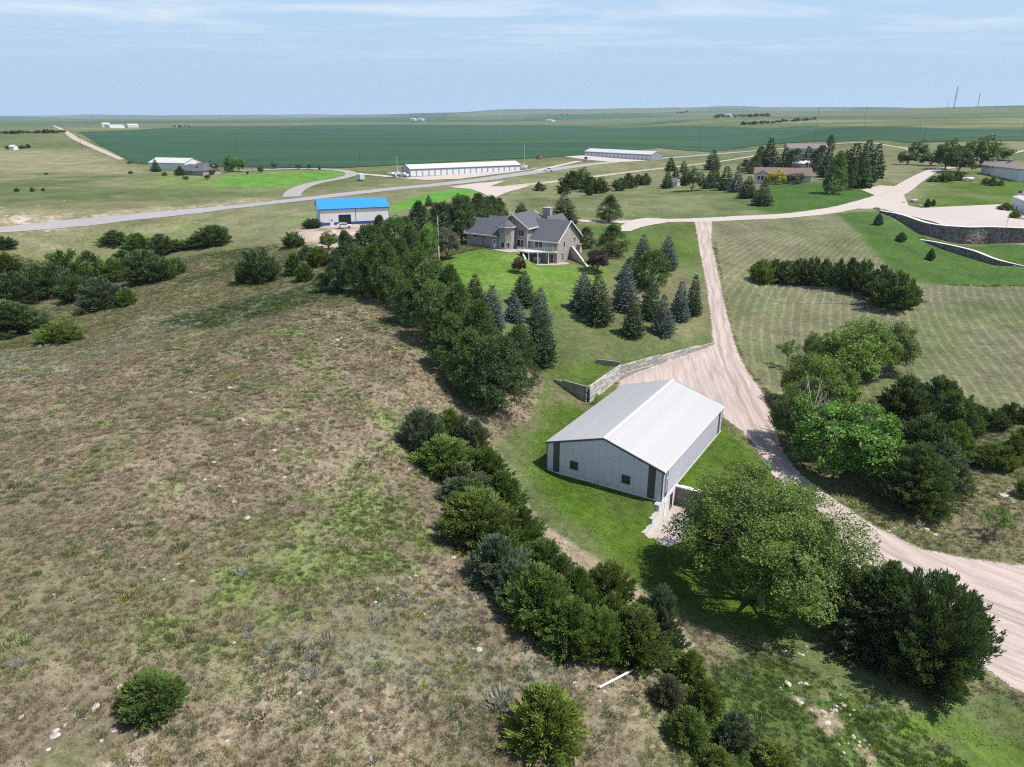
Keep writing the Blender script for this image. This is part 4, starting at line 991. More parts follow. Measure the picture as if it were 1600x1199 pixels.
# ------------------------------------------------------------------ generic gabled buildings
def gbuild(name, label, cat, A, B, dep, h, rise, wall, roof, ov=.3, hip=0.0, group=None, sink=1.0, z=None, trim=None, mon=0):
    """A, B: plan points of the front base line (left, right as seen); returns the root and its length"""
    A = np.array(A, float); B = np.array(B, float); L = float(np.hypot(*(B - A)))
    zz = float(zfast((A[0] + B[0]) / 2, (A[1] + B[1]) / 2)[0]) if z is None else z
    rt = local_empty(name, A, zz, B - A, label=label, category=cat, group=group)
    if hip:
        MB().box(0, L, 0, dep, -sink, h).build('wall', wall, rt)
        m = MB(); o = ov; m.poly([(-o, -o, h), (L + o, -o, h), (L - hip, dep / 2, h + rise), (hip, dep / 2, h + rise)]).poly([(-o, dep + o, h), (hip, dep / 2, h + rise), (L - hip, dep / 2, h + rise), (L + o, dep + o, h)]).poly([(-o, -o, h), (hip, dep / 2, h + rise), (-o, dep + o, h)]).poly([(L + o, -o, h), (L + o, dep + o, h), (L - hip, dep / 2, h + rise)]).poly([(-o, -o, h - .02), (-o, dep + o, h - .02), (L + o, dep + o, h - .02), (L + o, -o, h - .02)])
        rf = m.build('roof', roof, rt)
        MB().box(-o - .02, L + o + .02, -o - .05, -o + .05, h - .2, h + .02).build('fascia', trim or M_TRIM, rf)
    else:
        MB().prism([(0, 0, -sink), (0, dep, -sink), (0, dep, h), (0, dep / 2, h + rise), (0, 0, h)], (L, 0, 0)).build('wall', wall, rt)
        m = MB(); gable_roof(m, 0, L, 0, dep, h + .02, h + rise + .02, 'x', ov, .15); rf = m.build('roof', roof, rt)
        sl = rise / (dep / 2)
        m = MB(); m.box(-ov, L + ov, -ov - .1, -ov - .01, h - sl * ov - .1, h - sl * ov + .18); m.build('fascia', trim or M_TRIM, rf)
    return rt, L
def gp(px, py):
    g = ground([px], [py])[0]; return g
# blue-roofed shop
A = gp(501, 354.5)[:2]; B = gp(608.5, 347)[:2]
rt, L = gbuild('metal_shop', 'white metal shop with bright blue roof and navy base band', 'workshop', A, B, 13.0, 5.0, 2.4, M_WHITEW, M_BLUE, .25, trim=M_NAVY)
MB().box(-.03, L + .03, -.03, 13.03, -.6, .85).build('base_band', M_NAVY, rt)
MB().box(L * .51, L * .51 + .12, -.08, 0, .86, 4.9).build('downspout', M_NAVY, rt)
for x, w_ in ((-.04, .12), (L - .08, .12)): MB().box(x, x + w_, -.05, .08, .86, 4.9).build('corner_trim', M_NAVY, rt)
d = MB().box(3.1, 4.15, -.08, 0, -.1, 2.05).build('door', M_DOORW, rt); MB().box(3.4, 3.85, -.1, -.085, 1.25, 1.8).build('pane', M_GLASS, d)
m = MB(); m.box(6.0, 9.6, -.12, -.02, 3.0, 3.15).box(5.88, 6.0, -.12, -.02, -.2, 3.15).box(9.6, 9.72, -.12, -.02, -.2, 3.15); gd = m.build('garage_doorway', M_NAVY, rt); MB().box(6.0, 9.6, -.06, -.02, -.2, 3.0).build('opening', M_TYRE_SHADE, gd)  # flat near-black panel on the wall stands in for the shaded inside
# storage rows
def storage(label, A, B, dep, h, rise, nd, dirflip=False):
    rt, L = gbuild('storage_building', label, 'storage building', A, B, dep, h, rise, M_STORE, M_ROOFW, .2, group='long storage buildings beside the highway')
    pw = L / nd
    fr_ = MB().box(.05, L - .05, -.06, 0, 2.85, 3.1).build('header', M_STORE, rt)
    me = None
    for i in range(nd):
        if me is None:
            m = MB()
            for j in range(5): m.box(pw * .11, pw * .89, -.07 - .01 * (j % 2), 0, .02 + j * .56, .02 + j * .56 + .55)
            o = m.build('garage_door', M_DOORW, rt); me = o.data; o.location = (0, 0, 0)
        else:
            o = link('garage_door', me, rt); o.location = (i * pw, 0, 0)
    return rt
storage('longer white-roofed storage building with a row of white doors along the highway', gp(641, 277.5)[:2], gp(813, 267.5)[:2], 12, 4.0, 1.9, 19)
A = gp(913, 243)[:2]; B = gp(1016.5, 251)[:2]
storage('farther white storage building with grey-framed doors and its right end wall lit', A, B, 13, 3.9, 2.0, 17)
# far farm on the left
rt, L = gbuild('barn', 'white metal barn behind a spruce at the far left farm', 'barn', gp(234, 266)[:2], gp(290, 267)[:2], 15, 4.6, 2.6, M_WHITEW, M_ROOFW, .3)
for x in (3, 9, 14): MB().box(x, x + 3.4, -.08, 0, 0, 3.6).build('garage_door', M_DOORW, rt)
rt, L = gbuild('farm_house', 'grey hip-roofed farm house beside the white metal barn', 'house', gp(272, 273)[:2], gp(318, 275)[:2], 13, 2.8, 3.0, M_BRICK, M_SHING, .6, 6.0)
for x in (3, 8, 13): opening(rt, (x, -.02, .8), (1, 0, 0), (0, -1, 0), 1.6, 1.3, 2, 1)
rt, L = gbuild('garage', 'grey-roofed garage wing at the right end of the far farm house', 'garage', gp(305, 270)[:2], gp(329, 270)[:2], 11, 3.0, 2.4, M_CREAM, M_SHING, .4)
# red-brown roofed house
z0 = 15.4
A = at_z(1179, 283, z0); B = at_z(1266, 285, z0)
rt, L = gbuild('ranch_house', 'cream ranch house with red-brown roof behind yellow and dark shrubs', 'house', A, B, 12.0, 3.1, 2.7, M_CREAM, M_SHINGR, .6, z=z0, sink=3)
for x, w_ in ((1.5, 1.7), (4.6, 1.5), (7.6, 2.2), (12.0, 2.0), (17.0, 1.6)): opening(rt, (x, -.02, .9), (1, 0, 0), (0, -1, 0), w_, 1.5, 2, 1)
m = MB(); m.prism([(0, -2.6, -3), (6.5, -2.6, -3), (6.5, -2.6, 3.1), (3.25, -2.6, 4.9), (0, -2.6, 3.1)], (0, 2.6, 0)); m.build('bay', M_CREAM, rt)
m = MB(); gable_roof(m, 0, 6.5, -2.6, 5, 3.12, 4.95, 'y', .5, .15, (1, 0)); m.build('bay_roof', M_SHINGR, rt)
for x in (1.0, 2.6, 4.3): opening(rt, (x, -2.62, .7), (1, 0, 0), (0, -1, 0), 1.2, 1.9, 1, 1)
opening(rt, (1.0, -2.62, -2.2), (1, 0, 0), (0, -1, 0), 1.3, 1.2, 1, 1)
MB().box(L + .01, L + .08, 4.6, 9.4, -.2, 2.4).build('garage_door', M_DOORW, rt)
A = at_z(1224, 263, 16.6); B = at_z(1262, 265, 16.6)
gbuild('garage', 'pale-roofed garage just behind the red-brown ranch house', 'garage', A, B, 9, 3.0, 1.7, M_CREAM, M_WALLG, .3, z=16.6, sink=2)
A = gp(1231, 243)[:2]; B = gp(1292, 242)[:2]
rt, L = gbuild('ranch_house', 'distant house with taupe roof above the dark spruce row', 'house', A, B, 13, 4.6, 2.6, M_CREAM, M_SHINGB, .6, sink=2)
for x in (3, 8, 14, 20): opening(rt, (x, -.02, 1.4), (1, 0, 0), (0, -1, 0), 1.8, 1.6, 2, 1)
# white house at the right edge
z0 = 16.0
A = at_z(1531, 274.5, z0); B = at_z(1591, 283, z0)
rt, L = gbuild('white_house', 'white two-level house with low grey hip roof and chimney', 'house', A, B, 12, 5.4, 2.0, M_WHITEW, M_SHINGB, .9, 6.0, z=z0, sink=2)
opening(rt, (4.6, -.02, 3.7), (1, 0, 0), (0, -1, 0), 1.4, .9, 2, 1, fr=.05, frame=M_DARK); opening(rt, (9.0, -.02, 3.7), (1, 0, 0), (0, -1, 0), .6, .9, 1, 1, fr=.05, frame=M_DARK); opening(rt, (7.0, -.02, .2), (1, 0, 0), (0, -1, 0), 1.3, 1.5, 1, 1, fr=.08, frame=M_DARK)
c_ = MB().box(12.0, 13.8, 5.0, 6.4, 5, 8.4).build('chimney', M_BRICK, rt); MB().box(11.9, 13.9, 4.9, 6.5, 8.4, 8.55).build('chimney_cap', M_CONC, c_)
bl = MB().box(L, L + 2.6, 2, 10, 2.7, 2.9).build('balcony', M_WOODD, rt)
m = MB(); m.box(L + 2.5, L + 2.58, 2, 10, 3.7, 3.8).box(L, L + 2.6, 2, 2.08, 3.7, 3.8)
for i in range(9): m.box(L + 2.5, L + 2.56, 2 + i, 2.06 + i, 2.9, 3.7)
m.build('railing', M_WOODD, bl)
# white building with the flag, cut by the right edge of the photo
A = at_z(1579, 325, 12.6); B = at_z(1640, 352, 12.6)
rt, L = gbuild('white_garage', 'white garage at the right edge with a flag in front', 'garage', A, B, 9, 4.2, 1.2, M_WHITEW, M_ROOFW, .2, z=12.4)
for x in (2.6, 7.5): opening(rt, (x, -.02, 0), (1, 0, 0), (0, -1, 0), .95, 2.1, 1, 1, 'door', .06, M_DARK)
MB().box(-.08, 0, 2, 6.6, 0, 3.2).build('garage_door', M_VGREY, rt)
k = NT('flag_cloth'); sp_ = k.n('ShaderNodeSeparateXYZ'); k.l(k.obj(), sp_.inputs[0])
st = k.math('GREATER_THAN', k.math('SINE', k.math('MULTIPLY', sp_.outputs[2], math.pi * 13 / 1.5)), 0)
M_FLAG = k.done(k.bsdf(k.mix(st, (.75, .73, .72), (.52, .05, .06)), .8, .1))
fx, fy = at_z(1581, 328, 12.6)
fp = empty('flag_pole', (float(fx) - .3, float(fy) - 1.5, 12.4), label='flag pole in front of the white garage at the right edge', category='flag pole')
MB().tube((0, 0, 0), (0, 0, 7.2), .05, .035, 8).build('pole', M_METAL, fp); MB().tube((0, 0, 7.2), (0, 0, 7.32), .08, .03, 8).build('ball', M_METAL, fp)
fl = empty('flag', (float(fx) - .3, float(fy) - 1.5, 17.9), -.25, label='red and white striped flag with blue canton by the white garage', category='flag')
def cloth(x0, x1, z0, z1, dy):
    m = MB(); n = 14
    for i in range(n):
        a, b = x0 + (x1 - x0) * i / n, x0 + (x1 - x0) * (i + 1) / n; w = lambda t: .16 * math.sin(t * 2.6) * t * .4
        m.hexa([(a, w(a) - dy, z0 - .1 * a), (b, w(b) - dy, z0 - .1 * b), (b, w(b) + dy, z0 - .1 * b), (a, w(a) + dy, z0 - .1 * a), (a, w(a) - dy, z1 - .1 * a), (b, w(b) - dy, z1 - .1 * b), (b, w(b) + dy, z1 - .1 * b), (a, w(a) + dy, z1 - .1 * a)])
    return m
cloth(.06, 2.8, 0, 1.5, .01).build('stripes', M_FLAG, fl); cloth(.055, 1.12, .7, 1.505, .02).build('canton', M_FLAGB, fl)
# small shed on the meadow
g = gp(1044, 291)
rt, L = gbuild('garden_shed', 'tiny white garden shed with brown roof at the meadow edge', 'shed', g[:2], gp(1058, 291)[:2], 3.4, 2.2, 1.5, M_CREAM, M_SHINGB, .15)
# distant white farmsteads near the horizon
for x0, x1, py, h_, lab in ((160, 172, 199.5, 9, 'leftmost of the white farm buildings near the left horizon'), (172, 195, 200.5, 6, 'long low white building in the left horizon farmstead'), (200, 217, 199.5, 7, 'rightmost of the white farm buildings near the left horizon'),
                        (641, 648, 188.6, 10, 'left speck of the farmstead near the middle horizon'), (652, 660, 188.8, 10, 'right speck of the farmstead near the middle horizon'), (1132, 1140, 183.5, 9, 'white building among the trees near the right horizon'),
                        (15, 22, 235, 3.2, 'small pale building beside the far left tree clump'), (852, 862, 190.5, 7, 'lone white building in the fields right of centre')):
    gbuild('far_building', lab, 'building', gp(x0, py)[:2], gp(x1, py)[:2], 20 if h_ > 4 else 6, h_, h_ * .4, M_WHITEW, M_ROOFW, .3, sink=3)

# ------------------------------------------------------------------ foliage
def leaf_mat(name, trans=.22, rough=.6, sat=1.0):
    k = NT(name)
    oc = k.n('ShaderNodeObjectInfo').outputs['Color']
    v = k.attr('v'); h = k.attr('h')
    c = k.mulv(oc, k.rng(v, 0, 1, .55, 1.5))
    c = k.mix(k.rng(h, 0, 1, 0, .42), c, k.mix(1.0, c, (1.55, 1.12, .62), 'MULTIPLY'))
    b = k.bsdf(c, rough, .25)
    t = k.n('ShaderNodeBsdfTranslucent'); k.l(k.mix(1.0, c, (1.25, 1.35, .6), 'MULTIPLY'), t.inputs[0])
    mx = k.n('ShaderNodeMixShader'); mx.inputs[0].default_value = trans; k.l(b, mx.inputs[1]); k.l(t.outputs[0], mx.inputs[2])
    return k.done(mx.outputs[0])
M_CEDAR = leaf_mat('cedar_foliage', .30); M_SPRUCE = leaf_mat('spruce_needles', .2); M_PINE = leaf_mat('pine_needles', .28); M_LEAF = leaf_mat('broad_leaves', .30, .5); M_BARK = surf('bark', (.085, .065, .05), .95, .1, .3, 4); M_BARKG = surf('grey_bark', (.20, .18, .155), .95, .1, .25, 4); M_TWIG = surf('dead_twigs', (.26, .225, .20), .95, .1, .2, 4)

def nrmz(a):
    return a / np.maximum(np.linalg.norm(a, axis=-1, keepdims=True), 1e-9)
def sprays(P, A, L, W, v, h, g, cross=False):
    """diamond-shaped sprays: P base points, A direction, L length, W width"""
    n = len(P); ref = P * np.array((1.6, 1.6, 0)) + np.array((0, 0, .75)) + g.normal(size=(n, 3)) * .55
    Rn = nrmz(np.cross(A, ref))
    quads = []; 
    for side in ((Rn,) if not cross else (Rn, np.cross(A, Rn))):
        mid = P + A * (L * .45)[:, None]
        quads.append(np.stack([P, mid + side * (W * .5)[:, None], P + A * L[:, None], mid - side * (W * .5)[:, None]], 1))
    Q = np.concatenate(quads); k = len(quads)
    return Q.reshape(-1, 3), np.repeat(np.tile(v, k), 4), np.repeat(np.tile(h, k), 4)
def crown_mesh(name, parts, mat):
    V = np.concatenate([p[0] for p in parts]); v = np.concatenate([p[1] for p in parts]); h = np.concatenate([p[2] for p in parts])
    me = new_mesh(name, V, np.arange(len(V)).reshape(-1, 4), mat)
    fattr(me, 'v', v); fattr(me, 'h', h); return me
def limbs_mesh(name, segs, mat, n=5):
    m = MB()
    for p0, p1, r0, r1 in segs: m.tube(p0, p1, r0, r1, n)
    me = bpy.data.meshes.new(name); me.from_pydata(m.v, [], m.f); me.update(); me.materials.append(mat); return me
def sph(g, n):
    return nrmz(g.normal(size=(n, 3)))
# every generator makes a tree of height 1 whose widest radius is .5, standing on z = 0
def gen_cedar(seed, nb=150, ns=52, shape=0, sz=1.0):
    g = np.random.default_rng(seed); parts = []
    t = np.sort(g.beta(1.15, 1.35, nb)); az = g.uniform(0, 2 * np.pi, nb) + np.arange(nb) * 2.4
    if shape == 0: prof = lambda t: np.interp(t, [0, .08, .3, .6, .85, 1], [.36, .46, .48, .36, .17, .02])      # broad cone
    elif shape == 1: prof = lambda t: np.interp(t, [0, .1, .35, .65, .88, 1], [.34, .44, .50, .44, .26, .06])    # rounded bush
    else: prof = lambda t: np.interp(t, [0, .1, .4, .7, .9, 1], [.40, .48, .42, .28, .12, .015])                  # pointed
    ph = g.uniform(0, 6.28, 4)
    lump = 1 + .13 * np.sin(3 * az + ph[0] + 4 * t) + .10 * np.sin(5 * az + ph[1] - 7 * t) + g.normal(0, .15, nb)
    Rr = prof(t) * lump
    up = np.interp(t, [0, .5, 1], [.28, .7, 1.6])
    D = nrmz(np.stack([np.cos(az), np.sin(az), up], -1))
    tip = np.stack([np.cos(az) * Rr, np.sin(az) * Rr, t * .93 + .05], -1)
    for i in range(nb):
        n = int(ns * .85 * (0.5 + prof(t[i]) * 1.3)); Lb = .10 + Rr[i] * .55
        s = g.uniform(0, 1, n) ** .7
        c = tip[i] - D[i] * (Lb * (1 - s))[:, None] + g.normal(0, 1, (n, 3)) * ((.010 + .030 * np.sin(np.clip(s * 2.9, 0, 3.1))) * sz ** .5)[:, None] * np.array((1, 1, .7))
        A = nrmz(D[i] + g.normal(0, .34, (n, 3)) + np.array((0, 0, .30)))
        c[:, 2] = np.maximum(c[:, 2], .015)
        L = g.uniform(.055, .115, n) * sz
        parts.append(sprays(c, A, L, L * g.uniform(.20, .34, n), np.clip(.5 + g.normal(0, .20) + g.normal(0, .12, n), 0, 1), np.clip(g.normal(.35, .2) + g.normal(0, .1, n), 0, 1), g, True))
    trunk = [((0, 0, -.04), (.01, 0, .55), .03, .012)] + [((0, 0, .06 + .5 * q), tuple(tip[int(q * (nb - 1))] * np.array((.7, .7, 1)) * np.array((1, 1, .95))), .010, .003) for q in g.uniform(0, .8, 16)]
    return crown_mesh('cedar_crown', parts, M_CEDAR), limbs_mesh('cedar_trunk', trunk, M_BARK)
def gen_spruce(seed, nl=21, nbm=17, ns=52, sz=1.0, fat=0):
    g = np.random.default_rng(seed); parts = []; segs = [((0, 0, -.03), (0, 0, .96), .022, .003)]
    for l in range(nl):
        t = (l + g.uniform(-.25, .25)) / nl; t = max(t, .0)
        Rl = (.5 * (1 - t) ** (.82 - .14 * fat) * np.interp(t, [0, .05, .15], [.80, .93, 1]) + .012)
        nb = max(5, int(nbm * (1 - t) ** .6)); az0 = g.uniform(0, 6.28)
        for b in range(nb):
            az = az0 + 2 * np.pi * (b + g.uniform(-.3, .3)) / nb; r = Rl * g.uniform(.72, 1.16)
            n = max(7, int(ns * (.25 + r * 1.9))); el = np.interp(t, [0, .4, .8, 1], [-.22, -.1, .35, 1.2])
            d = np.array((math.cos(az), math.sin(az), 0)); s = g.uniform(.12, 1, n) ** .75
            side = np.array((-math.sin(az), math.cos(az), 0))
            wdt = .085 * r / .5 + .022
            c = d * (r * s)[:, None] + side * (g.normal(0, 1, n) * wdt * (1.15 - s) * .9)[:, None]
            c[:, 2] += .02 + t * .955 + el * r * s * .5 + .10 * r * s ** 3 + g.normal(0, .006, n)
            A = nrmz(d * .9 + side * g.normal(0, .55, n)[:, None] + np.array((0, 0, 1)) * (el * .4 + .12 + g.normal(0, .22, n))[:, None])
            L = g.uniform(.036, .066, n) * sz * (1 - .25 * t); vv = np.clip(.5 + g.normal(0, .13) + g.normal(0, .12, n) + (s - .5) * .1, 0, 1)
            c[:, 2] = np.maximum(c[:, 2], .008)
            parts.append(sprays(c, A, L, L * g.uniform(.42, .6, n), vv, np.clip(g.normal(.25, .18, n), 0, 1), g, False))
    return crown_mesh('spruce_crown', parts, M_SPRUCE), limbs_mesh('spruce_trunk', segs, M_BARK)
def clumpy(g, centers, radii, n, L, W, mat_dir_up=.25, flat=.75, outward=.6, clump_v=.15, clump_h=.2):
    parts = []
    for c, r in zip(centers, radii):
        k = int(n * g.uniform(.7, 1.25)); d = sph(g, k); s = g.uniform(.35, 1, k) ** .6
        p = c + d * (s * r)[:, None] * np.array((1, 1, flat))
        A = nrmz(d * outward + sph(g, k) * .7 + np.array((0, 0, mat_dir_up)))
        l = g.uniform(.7, 1.25, k) * L
        parts.append(sprays(p, A, l, l * W * g.uniform(.8, 1.2, k), np.clip(.5 + g.normal(0, clump_v) + g.normal(0, .14, k), 0, 1), np.clip(g.normal(.4, clump_h) + g.normal(0, .12, k), 0, 1), g, False))
    return parts
def gen_pine(seed, nc=140, n=100, bare=.10, sz=1.0, shape=0):
    g = np.random.default_rng(seed)
    t = g.uniform(bare, .985, nc)
    prof = (lambda t: np.interp(t, [bare, bare + .08, .35, .6, .85, 1], [.22, .42, .44, .33, .16, .02])) if shape == 0 else (lambda t: np.interp(t, [bare, bare + .1, .4, .7, .9, 1], [.26, .44, .46, .36, .20, .04]))
    az = g.uniform(0, 6.28, nc); rr = prof(t) * np.sqrt(g.uniform(.22, 1, nc)) * (1 + .22 * np.sin(2 * az + seed) * .6)
    C = np.stack([np.cos(az) * rr, np.sin(az) * rr, t], -1)
    parts = clumpy(g, C, g.uniform(.055, .095, nc), n, .042 * sz, .34, .45, .7, .8, .16, .16)
    segs = [((0, 0, -.03), (.012, .006, .45), .026, .017), ((.012, .006, .45), (0, 0, .93), .017, .004)]
    for i in g.choice(nc, 40, replace=False):
        segs.append(((0, 0, max(bare * .7, C[i, 2] - .10 - .12 * rr[i])), tuple(C[i]), .009, .003))
    return crown_mesh('pine_crown', parts, M_PINE), limbs_mesh('pine_trunk', segs, M_BARK)
def gen_leafy(seed, nc=120, n=110, leaf=.028, bare=.14, wide=1.0, low=.0, flat=.8, open_=.0, bark=None):
    g = np.random.default_rng(seed)
    # main limbs, each carrying clumps
    d = sph(g, nc); d[:, 2] = np.abs(d[:, 2]) * 1.05 - .42 + low
    d = nrmz(d); ph = g.uniform(0, 6.28, 5)
    az = np.arctan2(d[:, 1], d[:, 0])
    lump = 1 + .15 * np.sin(2 * az + ph[0]) + .12 * np.sin(5 * az + ph[1] + 3 * d[:, 2]) + .10 * np.sin(8 * az + ph[2])
    s = g.uniform(.45, 1, nc) ** .5 * lump
    cz = bare + (1 - bare) * .46
    C = np.stack([d[:, 0] * s * .43, d[:, 1] * s * .43, cz + d[:, 2] * s * (1 - cz) * .92], -1)
    C[:, 2] = np.clip(C[:, 2], bare * .8, .97)
    parts = clumpy(g, C, g.uniform(.055, .105, nc) * (1 - open_ * .2), n, leaf, .72, .1, flat, .45, .15, .2)
    segs = [((0, 0, -.03), (.01, 0, bare + .05), .03, .024)]
    forks = []
    for q in range(6):
        a = q * 1.05 + g.uniform(-.3, .3); f = np.array((math.cos(a) * g.uniform(.12, .2), math.sin(a) * g.uniform(.12, .2), bare + g.uniform(.2, .42))); forks.append(f)
        segs.append(((.01, 0, bare + .03), tuple(f), .019, .010))
    for c in C:
        f = forks[int(np.argmin([np.linalg.norm(c - f) for f in forks]))]; mid = (f + c) / 2 + g.normal(0, .02, 3)
        segs.append((tuple(f), tuple(mid), .0065, .004)); segs.append((tuple(mid), tuple(c), .004, .0015))
    return crown_mesh('leafy_crown', parts, M_LEAF), limbs_mesh('leafy_trunk', segs, bark or M_BARKG, 4)
def gen_dead(seed):
    g = np.random.default_rng(seed); segs = [((0, 0, -.02), (0, 0, .45), .03, .02)]
    for i in range(26):
        a = g.uniform(0, 6.28); z = g.uniform(.2, .6); p = np.array((math.cos(a) * .3, math.sin(a) * .3, z + .3)) * g.uniform(.8, 1.2); segs.append(((0, 0, z), tuple(p), .010, .004))
        for j in range(7): segs.append((tuple(p * .8), tuple(p + g.normal(0, .10, 3)), .004, .0015))
    return limbs_mesh('dead_twigs', segs, M_TWIG, 4)
KINDS = {
 'cedar': [gen_cedar(11, shape=0), gen_cedar(12, shape=1), gen_cedar(13, shape=2), gen_cedar(14, shape=1, nb=170), gen_cedar(15, shape=0, nb=130)],
 'cedar_big': [gen_cedar(21, 230, 90, 1, .72), gen_cedar(22, 230, 90, 0, .72), gen_cedar(23, 210, 90, 2, .75)],
 'juniper': [gen_cedar(24, 430, 120, 1, .45), gen_cedar(25, 360, 110, 0, .5)],
 'hedge': [gen_cedar(26, 120, 60, 1, 1.0), gen_cedar(27, 120, 60, 1, 1.0), gen_cedar(28, 120, 60, 0, 1.0)],
 'cedar_far': [gen_cedar(31, 80, 26, 1, 1.6), gen_cedar(32, 80, 26, 0, 1.6)],
 'spruce': [gen_spruce(41), gen_spruce(42, 19, 18), gen_spruce(43, 23, 17, fat=1), gen_spruce(44, 20, 18, fat=1)],
 'spruce_far': [gen_spruce(51, 20, 13, 20, 1.9), gen_spruce(52, 20, 13, 20, 1.9, 1)],
 'pine': [gen_pine(61), gen_pine(62, shape=1), gen_pine(63, 165, bare=.12), gen_pine(64, bare=.06, shape=1)],
 'pine_far': [gen_pine(71, 95, 36, .06, 1.8), gen_pine(72, 95, 36, .04, 1.8, 1)],
 'leafy': [gen_leafy(81, 170, 110, low=-.1, bare=.08), gen_leafy(82, 180, 105, .026, low=-.1, bare=.08), gen_leafy(83, 160, 100, .030, .12, open_=.3)],
 'cotton': [gen_leafy(91, 380, 215, .0130, .10, open_=1.0, flat=.75)],
 'elder': [gen_leafy(92, 170, 150, .030, .05, low=-.1)],
 'leafy_far': [gen_leafy(101, 90, 46, .055, .04, low=-.15), gen_leafy(102, 90, 46, .055, .02, low=-.2)],
 'sapling': [gen_leafy(111, 30, 34, .060, .35)],
}
NAMES = dict(cedar='cedar_tree', cedar_big='cedar_tree', juniper='juniper_tree', hedge='cedar_tree', cedar_far='cedar_tree', spruce='spruce_tree', spruce_far='spruce_tree', pine='pine_tree', pine_far='pine_tree', leafy='leafy_tree', cotton='cottonwood_tree', elder='leafy_tree', leafy_far='leafy_tree', sapling='sapling')
COLS = dict(green=(0.133, 0.204, 0.060), dark=(0.096, 0.146, 0.066), blue=(0.128, 0.172, 0.118), pale=(0.170, 0.210, 0.125), olive=(0.140, 0.196, 0.055), yellow=(0.168, 0.225, 0.055), pine=(0.086, 0.144, 0.045), pined=(0.065, 0.108, 0.043), spr=(0.070, 0.104, 0.055), sprb=(0.116, 0.150, 0.148),
            leaf=(0.096, 0.147, 0.038), leafd=(0.066, 0.109, 0.037), bright=(0.099, 0.207, 0.037), cotton=(0.102, 0.162, 0.035), purple=(0.050, 0.035, 0.033), gold=(0.330, 0.320, 0.045), grey=(0.142, 0.148, 0.105), dk2=(0.056, 0.086, 0.047))
trnd = random.Random(5)
def plant(kind, px, py, top, wpx, col, label, group=None, name=None, cat=None, bush=False):
    g = ground([px], [py])[0]; X, Y, Z = (float(q) for q in g)
    dp = depth(X, Y, Z)
    far = {'cedar': 'cedar_far', 'spruce': 'spruce_far', 'pine': 'pine_far', 'leafy': 'leafy_far'}
    w = wpx * dp / FPX
    # the photo's base pixel is the near foot of the crown: the axis stands half a crown farther back
    Yc = Y + w * .38; Xc = X * Yc / Y; Zc = float(zfast(Xc, Yc)[0])
    h = float(z_at(px, top, Yc)) - Zc; h = max(h, .4)
    Xc *= (dp - .5 * h * SP) / dp          # the crown's middle, not its foot, stands at the photo's column
    Zc = float(zfast(Xc, Yc)[0])
    kk = far[kind] if (dp > 290 and kind in far) else kind
    i = trnd.randrange(len(KINDS[kk])); crown, trunk = KINDS[kk][i]
    rt = empty(name or NAMES[kind], (Xc, Yc, Zc), trnd.uniform(0, 6.28), label, cat or ('bush' if bush else 'tree'), group)
    q = 1.03 if kind in ('spruce', 'pine', 'cotton') else .96
    rt.rotation_euler = (trnd.uniform(-.04, .04), trnd.uniform(-.04, .04), rt.rotation_euler[2])
    rt.scale = (w * q, w * q, h * 1.0)
    c = link('crown', crown, rt); j = trnd.uniform(.86, 1.16); c.color = (*(v * j for v in COLS[col]), 1)
    link('trunk', trunk, rt)
    return rt
ORD = 'first second third fourth fifth sixth seventh eighth ninth tenth eleventh twelfth thirteenth fourteenth fifteenth sixteenth seventeenth eighteenth nineteenth twentieth twenty-first twenty-second twenty-third twenty-fourth twenty-fifth'.split()
ADJ = dict(green='green', dark='dark green', blue='blue-grey', pale='pale grey-green', olive='olive green', yellow='yellow-green', pine='green', pined='dark green', spr='dark green', sprb='blue-grey', leaf='green', leafd='dark green', bright='bright green', cotton='green', purple='dark purple', gold='golden', grey='grey-green', dk2='very dark')
def cluster(noun, where, rows, group, frm='left', key=0, **kw):
    """rows: (kind, px, py, top, width, colour); each label says which one in the group it is"""
    rows = sorted(rows, key=lambda r: r[1] if key == 0 else r[2])
    for i, r in enumerate(rows):
        o = f'{ORD[i]} from the {frm}' if len(rows) > 1 else ''
        plant(*r, label=f'{ADJ[r[5]]} {noun}, {o} {where}'.replace(',  ', ' ').replace('  ', ' '), group=group, **kw)
C, B_, S_, P_, Lf = 'cedar', 'cedar_big', 'spruce', 'pine', 'leafy'
cluster('cedar', 'top down the hedge row left of the shed', [
 (B_,660,714,638,66,'blue'),(C,703,690,638,48,'green'),(C,724,702,647,38,'pale'),(C,742,716,653,46,'pale'),(B_,692,752,683,90,'green'),(B_,762,772,698,77,'green'),(B_,722,780,722,71,'pale'),(C,716,800,746,64,'blue'),
 (B_,788,805,735,68,'green'),(B_,745,868,768,120,'olive'),(B_,812,872,790,81,'green'),(B_,778,930,836,97,'blue'),(B_,848,920,846,71,'green'),(C,878,930,868,54,'pale'),(B_,803,958,878,79,'blue'),(B_,842,1005,884,116,'green'),
 (C,902,975,888,60,'green'),(B_,948,968,882,77,'olive'),(B_,892,1038,934,99,'green'),(B_,1028,1026,918,75,'blue'),(B_,984,1052,948,120,'olive'),(B_,938,1042,954,71,'green'),(C,683,722,660,41,'green'),(C,738,752,700,45,'green'),(C,770,840,776,54,'green')], 'cedars of the hedge row', 'top', 1)
cluster('smaller cedar', 'top tucked between the hedge cedars', [(C,742,802,750,48,'olive'),(C,790,888,820,55,'green'),(C,828,908,850,52,'olive'),(C,868,988,900,55,'green'),(C,915,1012,925,54,'green'),(C,956,1012,930,52,'olive'),(C,1000,1012,935,48,'green'),(C,760,905,850,46,'green'),(C,815,985,925,48,'green')], 'smaller cedars in the hedge', 'top', 1)
